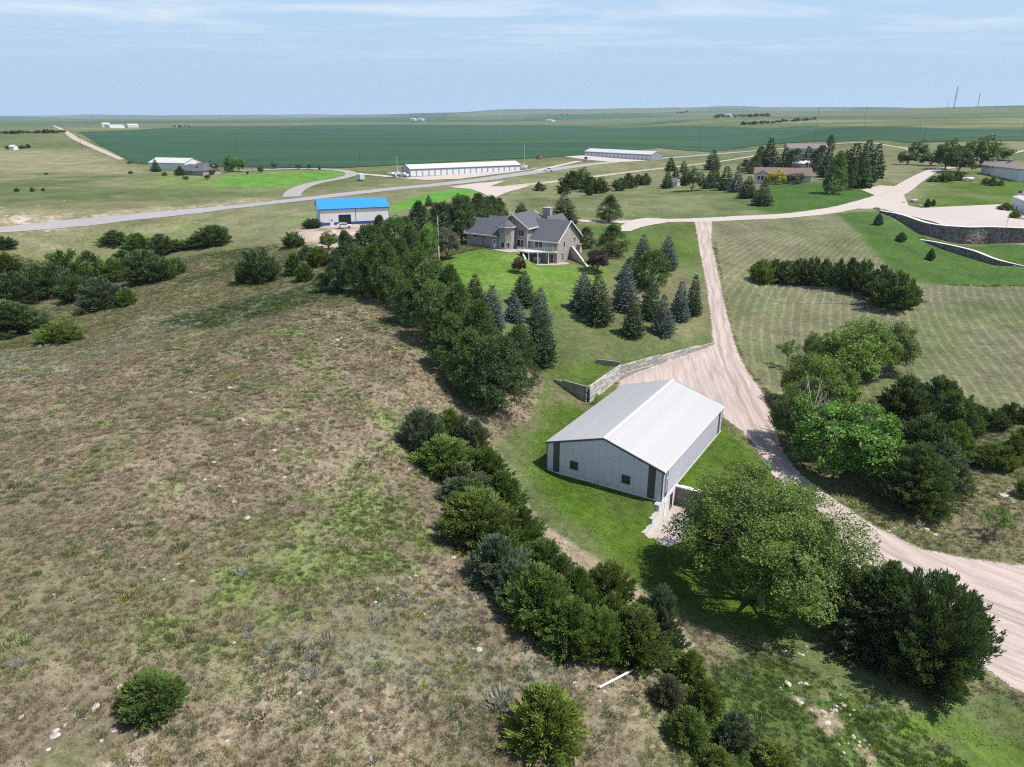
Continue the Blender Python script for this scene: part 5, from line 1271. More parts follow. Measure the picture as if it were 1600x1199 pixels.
cluster('juniper bush', 'top in the clump beside the pipe', [(C,1078,1074,1018,52,'yellow'),(C,1042,1114,1058,54,'grey'),(C,1100,1126,1064,54,'yellow'),(C,1072,1178,1108,70,'green'),(C,1146,1180,1117,52,'blue'),(C,1118,1218,1170,54,'yellow'),(C,1206,1216,1168,62,'yellow'),(C,1052,1062,1035,30,'green')], 'junipers right of the white pipe', 'top', 1, name='juniper_bush', bush=True)
plant(B_,850,1205,1078,132,'yellow','large yellow-green juniper bush at the bottom edge below the white pipe', name='juniper_bush', bush=True)
plant(B_,241,1146,1054,92,'green','lone green juniper bush on the dry slope at the lower left', name='juniper_bush', bush=True)
plant(C,92,540,502,64,'olive','round juniper bush alone on the grassy crest at the left', name='juniper_bush', bush=True)
cluster('cedar', 'left in the big gully thicket', [(C,157,488,432,72,'blue'),(C,197,480,450,27,'green'),(B_,12,530,470,112,'dark'),(C,20,482,424,84,'dark'),(C,75,470,408,74,'dark'),(C,105,457,388,64,'green'),(C,140,448,394,54,'dark'),(C,10,434,396,44,'leaf'),(C,180,444,404,48,'green'),(C,225,446,392,64,'dark'),(C,250,443,400,44,'dark'),(C,276,431,402,24,'green'),(C,192,420,391,42,'dark'),(C,48,455,415,56,'dark'),(C,118,475,430,50,'dark')], 'cedars in the left gully')
cluster('cedar', 'left in the gully row below the highway', [(C,180,388,360,42,'dark'),(C,216,402,364,48,'green'),(C,252,402,366,44,'dark'),(C,279,394,374,32,'green'),(C,333,387,352,54,'dark'),(C,303,391,370,28,'green'),(C,8,393,369,30,'dark'),(C,235,396,376,30,'green')], 'cedars of the upper gully row')
cluster('cedar', 'left on the bank left of the pine row', [(C,402,446,388,60,'dark'),(C,383,445,410,28,'dark'),(C,458,389,362,30,'dark'),(C,478,407,384,28,'blue'),(C,498,419,384,36,'olive'),(C,460,432,396,34,'green'),(C,475,442,411,26,'green'),(Lf,513,392,361,32,'leaf'),(C,488,358,341,28,'dark')], 'cedars on the bank')
cluster('pine', 'left in the grove below the blue-roofed shop', [(P_,502,460,428,34,'pine'),(P_,526,460,393,48,'pined'),(P_,542,447,364,52,'pined'),(P_,562,463,384,58,'pine'),(P_,580,432,349,58,'pined'),(P_,583,468,384,54,'pine'),(P_,607,480,384,68,'pine'),(P_,616,422,338,54,'pine'),(P_,594,402,339,44,'pined'),(P_,641,432,354,54,'pine'),(P_,627,462,374,54,'pine'),(P_,548,400,372,34,'pined'),(P_,655,384,317,50,'pined'),(P_,690,388,315,54,'pined'),(P_,720,383,304,58,'pined'),(P_,746,368,305,54,'pined'),(P_,766,352,307,46,'pined'),(P_,781,347,311,32,'pined'),(P_,632,395,340,44,'pined')], 'pines of the dense grove')
plant(Lf,670,416,348,48,'bright','bright green leafy tree behind the flagpole beside the dark pines'); plant(Lf,699,408,354,42,'grey','dull grey-brown leafy tree left of the brick house'); plant(S_,670,323,304,15,'spr','small lone spruce on the grass right of the blue-roofed shop')
cluster('pine', 'top in the row above the shed', [(P_,652,495,398,74,'pine'),(P_,674,515,404,80,'pine'),(P_,640,515,438,64,'pine'),(P_,682,550,438,86,'pine'),(P_,702,525,418,66,'pine'),(P_,716,570,448,82,'pine'),(P_,746,606,473,98,'pine'),(P_,704,596,493,86,'pine'),(P_,736,632,518,88,'pine'),(P_,775,660,522,112,'pined'),(P_,814,622,512,66,'pined'),(P_,754,652,556,84,'pined')], 'pines of the lower row', 'top', 1)
cluster('spruce', 'left on the lawn below the deck', [(S_,742,480,427,40,'spr'),(S_,769,520,444,42,'sprb'),(S_,804,507,456,36,'sprb'),(S_,818,482,421,48,'spr'),(S_,846,514,447,40,'sprb'),(S_,843,578,478,60,'spr')], 'spruces below the deck')
cluster('spruce', 'left in the group beside the drive', [(S_,913,492,424,46,'sprb'),(S_,936,512,429,54,'spr'),(S_,978,490,411,46,'sprb'),(S_,985,445,400,42,'spr'),(S_,1004,415,366,32,'sprb'),(S_,1044,424,369,36,'sprb'),(S_,1016,504,431,38,'spr'),(S_,990,532,460,42,'spr'),(S_,1038,530,459,40,'sprb'),(S_,1064,505,439,34,'sprb'),(S_,1083,496,427,32,'spr')], 'spruces beside the drive')
plant(P_,1020,462,391,64,'pine','dark pine in the middle of the spruce group beside the drive')
plant(Lf,811,430,401,24,'purple','small dark purple tree on the lawn below the deck'); plant(Lf,934,430,388,42,'purple','dark purple ornamental tree right of the brick house'); plant(P_,957,405,353,60,'pine','broad round pine right of the brick house beside the purple tree'); plant(P_,916,390,356,38,'pined','dark pine close to the right gable of the brick house')
plant(S_,882,352,301,46,'spr','large dense spruce just behind the brick house chimney'); plant(S_,815,343,316,28,'spr','spruce top showing over the brick house roof'); plant(P_,952,350,307,46,'pined','spreading pine with a bare trunk on the green behind the brick house')
cluster('tree', 'left in the thicket behind the house', [(C,843,299,285,18,'dark'),(C,892,298,268,34,'leafd'),(Lf,908,295,262,38,'leafd'),(C,922,301,276,34,'leafd'),(C,937,303,279,28,'leafd'),(C,881,304,288,18,'leafd'),(C,921,306,291,14,'leafd')], 'trees in the dip')
cluster('cedar', 'left in the short row right of the dip', [(C,968,299,279,22,'dark'),(C,982,295,271,22,'dark'),(C,997,290,273,16,'dark'),(C,1009,290,271,16,'dark'),(C,909,266,261,5,'dark')][:4], 'cedars right of the dip')
cluster('tree', 'left in the group by the tiny white shed', [(S_,1048,268,246,18,'spr'),(S_,1043,295,266,20,'spr'),(S_,1056,286,261,16,'spr'),(S_,1069,270,251,15,'grey'),(Lf,1082,300,261,44,'leafd'),(S_,1114,266,234,26,'spr'),(S_,1118,285,256,18,'spr'),(S_,1110,295,266,24,'spr'),(S_,1135,298,260,28,'spr'),(S_,1152,301,266,27,'sprb'),(S_,1169,311,275,31,'spr'),(S_,1193,323,279,36,'spr')], 'trees by the tiny shed')
cluster('conifer', 'left around the red-brown roofed house', [(P_,1188,262,230,26,'pined'),(S_,1204,266,215,34,'dk2'),(P_,1165,270,250,28,'pined'),(P_,1180,272,244,30,'pined'),(S_,1226,268,230,24,'dk2'),(P_,1246,266,233,23,'dk2'),(S_,1263,266,229,25,'dk2'),(P_,1284,264,228,25,'dk2'),(P_,1306,305,241,44,'pine'),(S_,1322,288,235,34,'dk2'),(S_,1338,290,224,42,'dk2'),(S_,1356,286,219,38,'dk2'),(S_,1370,280,224,30,'dk2'),(P_,1298,236,212,18,'dk2'),(P_,1236,270,236,28,'dk2'),(P_,1274,270,236,28,'dk2'),(S_,1295,278,231,30,'dk2'),(P_,1311,283,238,32,'dk2'),(S_,1347,295,232,36,'pined'),(P_,1330,298,247,30,'pined')], 'conifers around the ranch house')
plant(Lf,1213,289,265,32,'gold','golden yellow shrub in front of the red-brown roofed house', name='shrub', bush=True); plant(Lf,1243,288,267,31,'leafd','clipped dark round shrub in front of the red-brown roofed house', name='shrub', bush=True)
cluster('tree', 'left in the grove left of the white house', [(Lf,1436,250,215,30,'leafd'),(Lf,1420,258,231,34,'leafd'),(Lf,1456,260,233,36,'leafd'),(Lf,1481,266,216,46,'leafd'),(Lf,1501,272,228,54,'leafd'),(Lf,1536,262,211,66,'leaf'),(Lf,1562,252,222,46,'leaf'),(Lf,1518,250,222,40,'leafd')], 'trees left of the white house')
cluster('shrub', 'left on the lawn below the white house', [(C,1479,285,269,23,'dark'),(C,1497,283,268,17,'dark'),(C,1458,285,275,15,'green'),(C,1540,289,278,10,'green'),(C,1551,291,276,12,'dark'),(C,1564,291,281,10,'dark'),(C,1450,324,310,9,'dark'),(C,1459,322,311,7,'dark'),(C,1572,330,317,22,'green'),(C,1586,342,328,15,'green')], 'shrubs by the white house', name='shrub', bush=True)
plant(C,1373,353,334,14,'sprb','uppermost little conifer on the lawn below the stone wall'); plant(C,1408,379,363,15,'dark','middle little conifer on the lawn below the stone wall'); plant(C,1454,408,389,12,'dark','lowest little conifer on the striped lawn below the stone walls')
cluster('cedar', 'left in the row behind the fenced pen', [('hedge',1192,446,406,35,'olive'),('hedge',1212,444,405,31,'dark'),('hedge',1230,448,408,31,'dark'),('hedge',1250,448,405,34,'dark'),('hedge',1270,451,403,34,'dark'),('hedge',1290,453,405,34,'dark'),('hedge',1310,455,405,34,'dark'),('hedge',1330,458,403,36,'dark'),('hedge',1350,463,406,40,'dark'),('hedge',1375,473,415,49,'dark'),('hedge',1397,490,423,67,'dark'),('hedge',1416,485,435,36,'dark')], 'cedars behind the fenced pen')
cluster('leafy tree', 'left in the clump right of the drive', [('sapling',1232,580,530,34,'leaf'),(Lf,1270,570,520,38,'leaf'),(Lf,1320,635,513,124,'cotton'),(Lf,1356,605,498,93,'cotton'),(Lf,1396,592,504,79,'leaf'),(Lf,1254,650,553,79,'leaf'),(Lf,1236,712,604,79,'leaf'),(Lf,1290,680,560,103,'cotton'),('elder',1316,772,628,168,'bright'),(Lf,1350,700,630,72,'leaf')], 'leafy trees right of the drive')
cluster('cedar', 'left beside the leafy clump', [(C,1414,664,588,76,'dark'),(C,1466,656,588,76,'dark'),(C,1492,698,613,66,'dark'),(C,1440,726,648,84,'dark'),(C,1488,728,658,66,'olive'),(C,1474,778,688,84,'blue'),('juniper',1430,814,693,122,'dark'),(C,1404,492,470,3,'dark')][:7], 'cedars right of the leafy clump')
cluster('young cedar', 'left at the right border', [(C,1525,668,634,34,'dark'),(C,1558,676,639,33,'dark'),(C,1580,664,629,38,'dark'),(C,1602,664,630,30,'dark'),(C,1554,740,693,60,'olive'),(C,1584,732,678,46,'olive'),(C,1606,710,660,40,'olive'),(C,1603,780,750,26,'olive')], 'young cedars at the right border')
plant('sapling',1556,850,795,48,'bright','small bright green sapling alone in the rough grass at right')
plant('cotton',1194,1002,748,300,'cotton','large spreading cottonwood in front of the shed patio')
plant('juniper',1372,1052,880,175,'dark','dark cedar between the cottonwood and the larger blue-green juniper'); plant('juniper',1448,1100,903,165,'dark','massive blue-green juniper beside the gravel drive at lower right')
cluster('tree', 'left around the far left farm', [(S_,243,269,249,16,'spr'),(C,281,275,260,13,'leafd'),(C,257,275,269,8,'dark'),(C,309,274,260,10,'dark'),(Lf,334,273,249,14,'leafd'),(Lf,329,274,264,20,'leafd'),(Lf,361,268,241,22,'leafd'),(Lf,372,269,240,22,'bright'),(Lf,355,270,257,12,'leafd'),(Lf,290,283,273,9,'leafd'),(Lf,324,281,271,10,'leafd'),(Lf,387,273,267,6,'leafd'),(Lf,407,271,259,12,'leafd'),(Lf,428,264,252,11,'leafd'),(Lf,466,265,255,10,'leafd'),(Lf,483,264,256,7,'leafd'),(Lf,499,268,257,5,'leafd')], 'trees around the far left farm')
for i, (x, y, t, w) in enumerate([(26,300,294,7),(50,300,293,7),(67,299,294,5),(72,273,270,6),(202,256,252,7),(204,272,267,7),(1329,258,254,3)]):
    if i < 6: plant(C, x, y, t, w, 'dark', ['leftmost', 'second from left', 'third from left', 'fourth from left', 'upper right', 'lower right'][i] + ' tiny dark shrub dotting the pale pasture', 'tiny shrubs on the far left pasture', name='shrub', bush=True)
fr = random.Random(3)
for (x0, x1, y0, y1, n, hp, lab, grp) in ((0,104,210,208,16,5.5,'dark tree in the far left shelterbelt','trees of the left shelterbelt'), (8,46,234,232,8,6,'dark tree in the small clump below the left shelterbelt','trees of the left clump'), (1117,1200,184.5,182,14,6,'dark tree in the farm grove near the right horizon','trees of the right horizon grove'), (1157,1274,196,188,20,5,'dark tree in the row on the far right hill','trees of the far hill row'), (270,300,199,199,5,3,'dark tree right of the far white farm buildings','trees by the far white farm'), (1054,1075,178,177,3,4,'lone tree speck on the right horizon','horizon tree specks'), (875,890,180.5,180.5,2,3,'tree speck on the middle horizon','middle horizon specks')):
    for i in range(n):
        u = (i + fr.uniform(.25, .75)) / n; x = x0 + (x1 - x0) * u; y = y0 + (y1 - y0) * u + fr.uniform(-.4, .4)
        plant(Lf if fr.random() < .6 else C, x, y, y - hp * fr.uniform(.7, 1.25), hp * fr.uniform(1.1, 1.6), 'dk2', lab.replace('dark tree', ORD[i] + ' dark tree from the left').replace('tree speck', 'tree speck, ' + ORD[i] + ' from the left,'), grp)
# bare twigs of a dying tree in the leafy clump
g = ground([1262], [690])[0]
o = link('dead_tree', gen_dead(5), None, label='dead grey tree with bare twigs inside the leafy clump', category='tree'); o.location = g; o.scale = (9, 9, 9)
# ------------------------------------------------------------------ haze
k = NT('haze'); pv = k.n('ShaderNodeVolumePrincipled'); pv.inputs['Color'].default_value = (.66, .82, 1.0, 1); pv.inputs['Density'].default_value = 3.6e-5; pv.inputs['Anisotropy'].default_value = 0.1
k.l(pv.outputs[0], k.out.inputs[1])
zmax = float(GZ.max()) + 140
MB().box(-42000, 42000, -300, 41000, float(GZ.min()) - 1.0, zmax).build('haze', k.m, None, kind='stuff')

# ------------------------------------------------------------------ small things
def Z0(x, y):
    return float(zfast(x, y)[0])
g = gp(687, 428)
fpo = empty('flagpole', (float(g[0]), float(g[1]), float(g[2])), label='bare tall metal flagpole on the lawn left of the brick house', category='flagpole')
hp = float(z_at(683, 340, g[1])) - float(g[2])
MB().tube((0, 0, 0), (0, 0, hp * .5), .09, .075, 10).tube((0, 0, hp * .5), (0, 0, hp), .075, .05, 10).build('pole', M_METAL, fpo, True); MB().tube((0, 0, -.3), (0, 0, .12), .75, .7, 20).build('base', M_CONCW, fpo); MB().tube((0, 0, hp), (0, 0, hp + .18), .10, .04, 10).build('ball', M_METAL, fpo)
def upole(px, py, top, label, arm=True, lean=0):
    g = gp(px, py); h = float(z_at(px, top, g[1])) - float(g[2]); rt = empty('utility_pole', tuple(float(v) for v in g), .5, label, 'utility pole', 'wooden utility poles')
    r = max(.13, .00016 * float(g[1]))
    MB().tube((0, 0, -.5), (0, 0, h), r, r * .75, 7).build('pole', M_POLE, rt)
    if arm:
        a = MB().box(-1.2, 1.2, -.08, .08, h - .9, h - .7).build('crossarm', M_POLE, rt)
        for x in (-1.05, .0, 1.05): MB().tube((x, 0, h - .7), (x, 0, h - .45), .06, .05, 6).build('insulator', M_TRIM, a)
for i, a in enumerate([(129,239,212,'utility pole at the lower end of the pale section track'),(217,264,245,'utility pole just left of the far white barn'),(371,240,207,'utility pole behind the bright tree of the far farm'),(563,259,209,'utility pole standing in the crop left of the storage row'),(1435,218,195,'left of two utility poles rising behind the dark grove'),(1443,219,198,'right of two utility poles rising behind the dark grove'),(1596,213,192,'utility pole at the right edge against the far field'),(1092,240,196,'faint utility pole in the crop right of the farther storage'),(1271,232,168,'tall faint utility pole above the taupe-roofed house'),(827,247,229,'utility pole right of the longer storage building'),(1349,205,170,'utility pole against the far right hillside'),(396,276,256,'utility pole on the bright lawn of the far farm')]): upole(*a)
def tower(px, py, top, Y, label):
    a, b, c = ray(px, py); X = float(a * Y / b); z = float(z_at(px, py, Y)); h = float(z_at(px, top, Y)) - z; w = h * .022
    rt = empty('radio_tower', (X, Y, z - 3), label=label, category='radio tower', group='radio towers on the horizon')
    n = 12; m1 = MB(); m2 = MB()
    for i in range(n):
        m = m1 if (i // 2) % 2 else m2; z0, z1 = h * i / n + 3, h * (i + 1) / n + 3
        if i == 0: z0 = 0
        for k_ in range(3):
            p = lambda q: (w * math.cos(q * 2.094), w * math.sin(q * 2.094)); A_, B2 = p(k_), p(k_ + 1)
            m.tube((*A_, z0), (*A_, z1), h * .0035, None, 4); m.tube((*A_, z0), (*B2, z1), h * .0025, None, 4); m.tube((*A_, z1), (*B2, z1), h * .0025, None, 4)
    m1.build('red_sections', M_RED, rt); m2.build('grey_sections', M_VGREY, rt); MB().tube((0, 0, h + 3), (0, 0, h * 1.05 + 3), h * .003, None, 5).build('antenna', M_METAL, rt)
tower(1488, 180, 136, 3300, 'taller lattice radio tower on the right horizon'); tower(1525, 178, 146, 3700, 'shorter lattice radio tower right of the taller one'); tower(1478, 178, 158, 4200, 'faint thin mast left of the radio towers')
# white pipe lying on the slope
a, b = gp(936, 1078), gp(997, 1046)
m = MB(); n = 12; a = np.array(a) + (0, 0, .22); b = np.array(b) + (0, 0, .22); d = nrmz(b - a); s1 = nrmz(np.cross(d, (0, 0, 1.0))); s2 = np.cross(s1, d)
for i in range(n):
    t0, t1 = 2 * math.pi * i / n, 2 * math.pi * (i + 1) / n
    for ra, rb in ((.085, .085), (.07, .07)):
        pass
    q = lambda e, t, r: e + (s1 * math.cos(t) + s2 * math.sin(t)) * r
    m.poly([q(a, t0, .085), q(a, t1, .085), q(b, t1, .085), q(b, t0, .085)]).poly([q(a, t1, .07), q(a, t0, .07), q(b, t0, .07), q(b, t1, .07)]).poly([q(a, t0, .07), q(a, t1, .07), q(a, t1, .085), q(a, t0, .085)]).poly([q(b, t0, .085), q(b, t1, .085), q(b, t1, .07), q(b, t0, .07)])
m.build('plastic_pipe', surf('white_plastic', (.8, .8, .78), .4, .4, .04), None, label='white plastic pipe lying on the dry grass below the hedge', category='pipe')
# fenced pen
pen = gpoly([(1212, 452), (1328, 456), (1332, 474), (1214, 472)])
pr = empty('wire_pen', (*pen[3], Z0(*pen[3])), label='rectangular wire-fenced pen in front of the dark cedar row', category='fence')
o = np.array(pr.location); mw = MB()
for (p, q) in zip(pen, pen[1:] + pen[:1]):
    L = math.dist(p, q); n = max(2, int(L / 2.4)); prev = None
    for i in range(n + 1):
        x, y = p[0] + (q[0] - p[0]) * i / n, p[1] + (q[1] - p[1]) * i / n; z = Z0(x, y); c = np.array((x, y, z)) - o
        if i < n: MB().tube(tuple(c + (0, 0, -.2)), tuple(c + (0, 0, 1.25)), .05, .045, 6).build('post', M_POLE, pr)
        if prev is not None:
            for hh in (.3, .6, .9, 1.18): mw.tube(tuple(prev + (0, 0, hh)), tuple(c + (0, 0, hh)), .012, None, 3)
        prev = c
mw.build('wire', M_METAL, pr)
# gate panel of the pen
MB().box(-.9, .9, -.03, .03, .1, 1.5).build('gate', M_VGREY, pr).location = tuple(np.array((*pen[1], Z0(*pen[1]))) - o)
# cars, campers, boats ----------------------------------------------------
def wheel(par, x, y, r=.34, w=.22):
    t = MB().tube((x, y - w / 2, r), (x, y + w / 2, r), r, r, 14).build('wheel', M_TYRE_SHADE, par); MB().tube((x, y - w / 2 - .01, r), (x, y + w / 2 + .01, r), r * .55, r * .55, 10).build('rim', M_HUB, t)
def prof(m, pts, y0, y1, inset=0.0, zc=None):
    b = [(x, y0, z) for x, z in pts]; m.prism(b, (0, y1 - y0, 0)); return m
def vroot(name, px, py, hd, label, cat, group=None, lift=.0):
    g = gp(px, py); return empty(name, (float(g[0]), float(g[1]), float(g[2]) + .18 + lift), hd, label, cat, group)
def pickup(px, py, hd, label):
    v = vroot('pickup_truck', px, py, hd, label, 'pickup')
    prof(MB(), [(-2.8, .45), (2.75, .45), (2.8, .95), (1.5, 1.12), (-2.8, 1.12)], -.97, .97).build('body', M_VWHITE, v)
    prof(MB(), [(1.45, 1.121), (.7, 1.85), (-.75, 1.88), (-.95, 1.121)], -.86, .86).build('cab', M_VWHITE, v)
    prof(MB(), [(1.3, 1.2), (.72, 1.76), (-.7, 1.78), (-.85, 1.2)], -.875, .875).build('window', M_GLASS, v)
    MB().box(-2.7, -1.0, -.8, .8, 1.122, 1.14).build('bed', M_VGREY, v)
    for x in (-1.8, 1.8):
        for y in (-.86, .86): wheel(v, x, y, .4, .26)
    for y in (-.7, .7): MB().box(2.76, 2.83, y - .18, y + .18, .7, .9).build('headlight', M_GLASS, v)
def camper(px, py, hd, label, L=8.0, motor=True):
    v = vroot('motorhome' if motor else 'camper_trailer', px, py, hd, label, 'motorhome' if motor else 'camper')
    prof(MB(), [(-L / 2, .5), (L / 2, .5), (L / 2, 1.6), (L / 2 - .5, 3.2), (-L / 2, 3.2)], -1.2, 1.2).build('body', M_VWHITE, v)
    MB().box(-L / 2 + .05, L / 2 - .1, -1.215, 1.215, .95, 1.25).build('stripe', M_VGREY, v)
    for x in (-2.4, -.4, 1.6): MB().box(x - .45, x + .45, -1.22, 1.22, 1.8, 2.5).build('window', M_GLASS, v)
    prof(MB(), [(L / 2 + .01, 1.65), (L / 2 + .03, 1.7), (L / 2 - .35, 2.9), (L / 2 - .38, 2.85)], -1.05, 1.05).build('windscreen', M_GLASS, v)
    MB().box(-1, 0, -.5, .5, 3.2, 3.45).build('roof_unit', M_TRIM, v)
    for x in (-2.2, 2.4):
        for y in (-1.05, 1.05): wheel(v, x, y, .42, .26)
def car(px, py, hd, label, mat):
    v = vroot('parked_car', px, py, hd, label, 'car')
    prof(MB(), [(-2.2, .4), (2.2, .4), (2.25, .75), (1.2, .95), (-2.1, 1.0)], -.88, .88).build('body', mat, v); prof(MB(), [(1.15, .96), (.5, 1.48), (-1.2, 1.5), (-1.9, .99)], -.76, .76).build('cabin', mat, v); prof(MB(), [(1.0, 1.0), (.48, 1.42), (-1.15, 1.43), (-1.7, 1.02)], -.775, .775).build('window', M_GLASS, v)
    for x in (-1.4, 1.4):
        for y in (-.8, .8): wheel(v, x, y, .33, .2)
def boat(px, py, hd, label, mast=0.0):
    v = vroot('boat_on_trailer', px, py, hd, label, 'boat', 'boats on trailers beside the storage building', .0)
    secs = [(-3, .95, .75, 1.9), (-1, 1.15, .65, 1.95), (1, 1.05, .7, 2.05), (2.4, .6, .95, 2.2), (3.3, .04, 1.5, 2.35)]; m = MB()
    rings = [[(x, -w, zt), (x, -w * .75, (zb + zt) / 2 - .1), (x, 0, zb), (x, w * .75, (zb + zt) / 2 - .1), (x, w, zt)] for x, w, zb, zt in secs]
    for r0, r1 in zip(rings[:-1], rings[1:]):
        for i in range(4): m.poly([r0[i], r1[i], r1[i + 1], r0[i + 1]])
        m.poly([r0[0], r0[4], r1[4], r1[0]])
    m.poly(rings[0]); m.build('hull', M_VWHITE, v)
    prof(MB(), [(-.6, 2.0), (1.2, 2.08), (.8, 2.6), (-.4, 2.6)], -.7, .7).build('cabin', M_TRIM, v); MB().box(-3, 3.6, -.06, .06, .45, .6).box(-2.2, -2.0, -.9, .9, .45, .62).build('trailer', M_METAL, v)
    for y in (-.95, .95): wheel(v, -1.6, y)
    if mast: mm = MB().tube((.3, 0, 2.1), (.3, 0, 2.1 + mast), .10, .07, 6).build('mast', M_TRIM, v); MB().tube((.3, 0, 3.2), (-2.6, 0, 3.2), .07, .05, 6).build('boom', M_TRIM, mm)
camper(564, 282, 2.0, 'white and grey motorhome on the lane by the bright lawn', 7.5); camper(917, 252, -1.9, 'white camper parked on the pale apron before the farther storage', 7.5, False)
pickup(857, 268, .35, 'white pickup driving on the highway right of the storage row')
boat(613, 277.5, 2.6, 'leftmost white boat at the left end of the longer storage building'); boat(622, 277, 2.5, 'middle boat with a tall mast at the left end of the storage building', 9.0); boat(632, 278, 2.4, 'nearest boat against the left end wall of the storage building')
boat(819, 266, .8, 'white sailboat with tall mast at the right end of the storage building', 13.0); car(826, 263.5, .9, 'dark car parked right of the sailboat by the storage building', M_VGREY)
car(538, 357, .3, 'white car at the dark doorway of the blue-roofed shop', M_VWHITE)
# tractor far off
v = vroot('tractor', 843, 249, .6, 'small orange tractor at the crop edge above the highway', 'tractor')
MB().box(-.4, 2.6, -.6, .6, 1.0, 1.9).build('hood', M_ORANGE, v); MB().box(-1.9, -.4, -.8, .8, 1.4, 3.2).build('cab', M_ORANGE, v); MB().box(-1.8, -.35, -.82, .82, 2.0, 2.9).build('window', M_GLASS, v)
for y in (-1, 1): wheel(v, -1.2, y, .95, .5); wheel(v, 2.0, y, .5, .35)
# propane tank
g = gp(1512, 284); v = empty('propane_tank', tuple(float(q) for q in g), -.35, 'white propane tank on the lawn left of the white house', 'tank')
m = MB()
for x0, x1, r0, r1 in ((-2.4, -2.1, .2, .62), (-2.1, -1.7, .62, .75), (-1.7, 1.7, .75, .75), (1.7, 2.1, .75, .62), (2.1, 2.4, .62, .2)): m.tube((x0, 0, 1.25), (x1, 0, 1.25), r0, r1, 16)
m.build('tank', M_VWHITE, v, True)
for x in (-1.3, 1.3): MB().box(x - .12, x + .12, -.5, .5, 0, .62).build('leg', M_CONC, v)
MB().tube((0, 0, 1.98), (0, 0, 2.2), .25, .25, 10).build('valve_dome', M_METAL, v)
# mailbox-like posts and a lamp post
g = gp(1570, 364); v = empty('lamp_post', tuple(float(q) for q in g), 0, 'slim lamp post at the top of the tall stone wall', 'lamp post'); MB().tube((0, 0, -1), (0, 0, 6.5), .09, .07, 8).build('pole', M_METAL, v); MB().tube((0, 0, 6.5), (.0, 0, 6.9), .18, .1, 8).build('lamp_head', M_TRIM, v)
def rock_mesh(seed):
    r_ = random.Random(seed); bm = __import__('bmesh').new(); __import__('bmesh').ops.create_icosphere(bm, subdivisions=2, radius=1)
    for q in bm.verts: q.co *= 1 + r_.uniform(-.16, .16); q.co.z *= .62
    me = bpy.data.meshes.new('rock'); bm.to_mesh(me); bm.free(); me.materials.append(M_ROCK); return me
RM = [rock_mesh(i) for i in range(5)]
for i, (px, py, w, lab) in enumerate([(1371,327,1.3,'pinkish boulder at the upper tip of the tall stone wall'),(1376,329,.9,'smaller boulder beside the one at the stone wall tip'),(1428,316,1.6,'pale boulder at the lawn corner where the gravel roads meet'),(1437,322,.7,'small stone below the pale boulder at the lawn corner'),(1412,317,.7,'small stone left of the pale boulder at the lawn corner'),(1597,343,1.2,'brown boulder at the right edge by the white garage'),(1561,326,1.2,'grey rock in the planting left of the white garage')]):
    g = gp(px, py); o = link('boulder', RM[i % 5], None, label=lab, category='boulder'); o.location = (float(g[0]), float(g[1]), float(g[2]) + w * .25); o.scale = (w, w * .8, w * .8); o.rotation_euler = (0, 0, i * 1.3)
# broken concrete along the turn-out, loose pale stones on the slopes
sr = np.random.default_rng(4)
def scatter_stones(name, spots, mat):
    base = [np.array([q.co[:] for q in m_.vertices]) for m_ in RM]; tri = [np.array([p.vertices[:] for p in m_.polygons]) for m_ in RM]
    V, F, n = [], [], 0
    for i, (x, y, w) in enumerate(spots):
        k_ = i % 5; a_ = sr.uniform(0, 6.28); c_, s_ = math.cos(a_), math.sin(a_); b = base[k_] * (w * sr.uniform(.7, 1.3), w * sr.uniform(.6, 1.1), w * sr.uniform(.25, .6))
        b = np.column_stack([b[:, 0] * c_ - b[:, 1] * s_, b[:, 0] * s_ + b[:, 1] * c_, b[:, 2]]); V.append(b + (x, y, Z0(x, y) + w * .08)); F.append(tri[k_] + n); n += len(b)
    link(name, new_mesh(name, np.concatenate(V), np.concatenate(F), mat), None, kind='stuff')
sp = []
for (px, py, r, n, w) in ((1355,288,14,40,.45),(1378,302,12,26,.5),(1285,1110,40,22,.17),(1235,1075,26,10,.15),(1330,1170,30,14,.17),(1250,1020,30,10,.14),(1430,830,34,14,.25),(1570,775,18,12,.35),(548,525,26,12,.28),(515,530,14,7,.25),(370,655,14,6,.25),(620,575,26,8,.22),(420,730,110,22,.22),(480,690,150,26,.20),(330,590,90,12,.25),(200,870,160,18,.18),(620,915,40,10,.18),(690,950,120,26,.16),(940,1080,60,14,.15),(500,1050,180,30,.15),(100,1120,120,22,.18),(1000,330,24,14,.3),(350,340,90,30,.4),(60,345,60,26,.45)):
    for _ in range(n):
        g = ground([px + sr.normal(0, r * .6)], [py + sr.normal(0, r * .28)])[0]; sp.append((float(g[0]), float(g[1]), w * .75 * sr.lognormal(0, .4)))
scatter_stones('loose_stones', sp, M_ROCK)

# ------------------------------------------------------------------ rough grass and weeds
def tuft_mesh(seed, n, h, spread, w, curve=.5, leafy=False):
    g = np.random.default_rng(seed); V = []
    for i in range(n):
        a = g.uniform(0, 6.28); r = spread * math.sqrt(g.uniform(0, 1)) * .5; p = np.array((math.cos(a) * r, math.sin(a) * r, -.02)); b = g.uniform(0, 6.28)
        lean = np.array((math.cos(a), math.sin(a), 0)) * g.uniform(.1, curve) + np.array((math.cos(b), math.sin(b), 0)) * .12; hh = h * g.uniform(.55, 1.1); t = p + lean * hh + np.array((0, 0, hh)); sd = np.array((-math.sin(b), math.cos(b), 0)) * w * .5
        if leafy: mid = (p + t) / 2; V += [p, mid + sd, t, mid - sd]
        else: V += [p - sd, p + sd, t + sd * .15, t - sd * .15]
    return new_mesh('tuft', np.array(V), np.arange(len(V)).reshape(-1, 4))
k = NT('rough_grass'); tint = k.attr('tint', 'Color', 'INSTANCER')
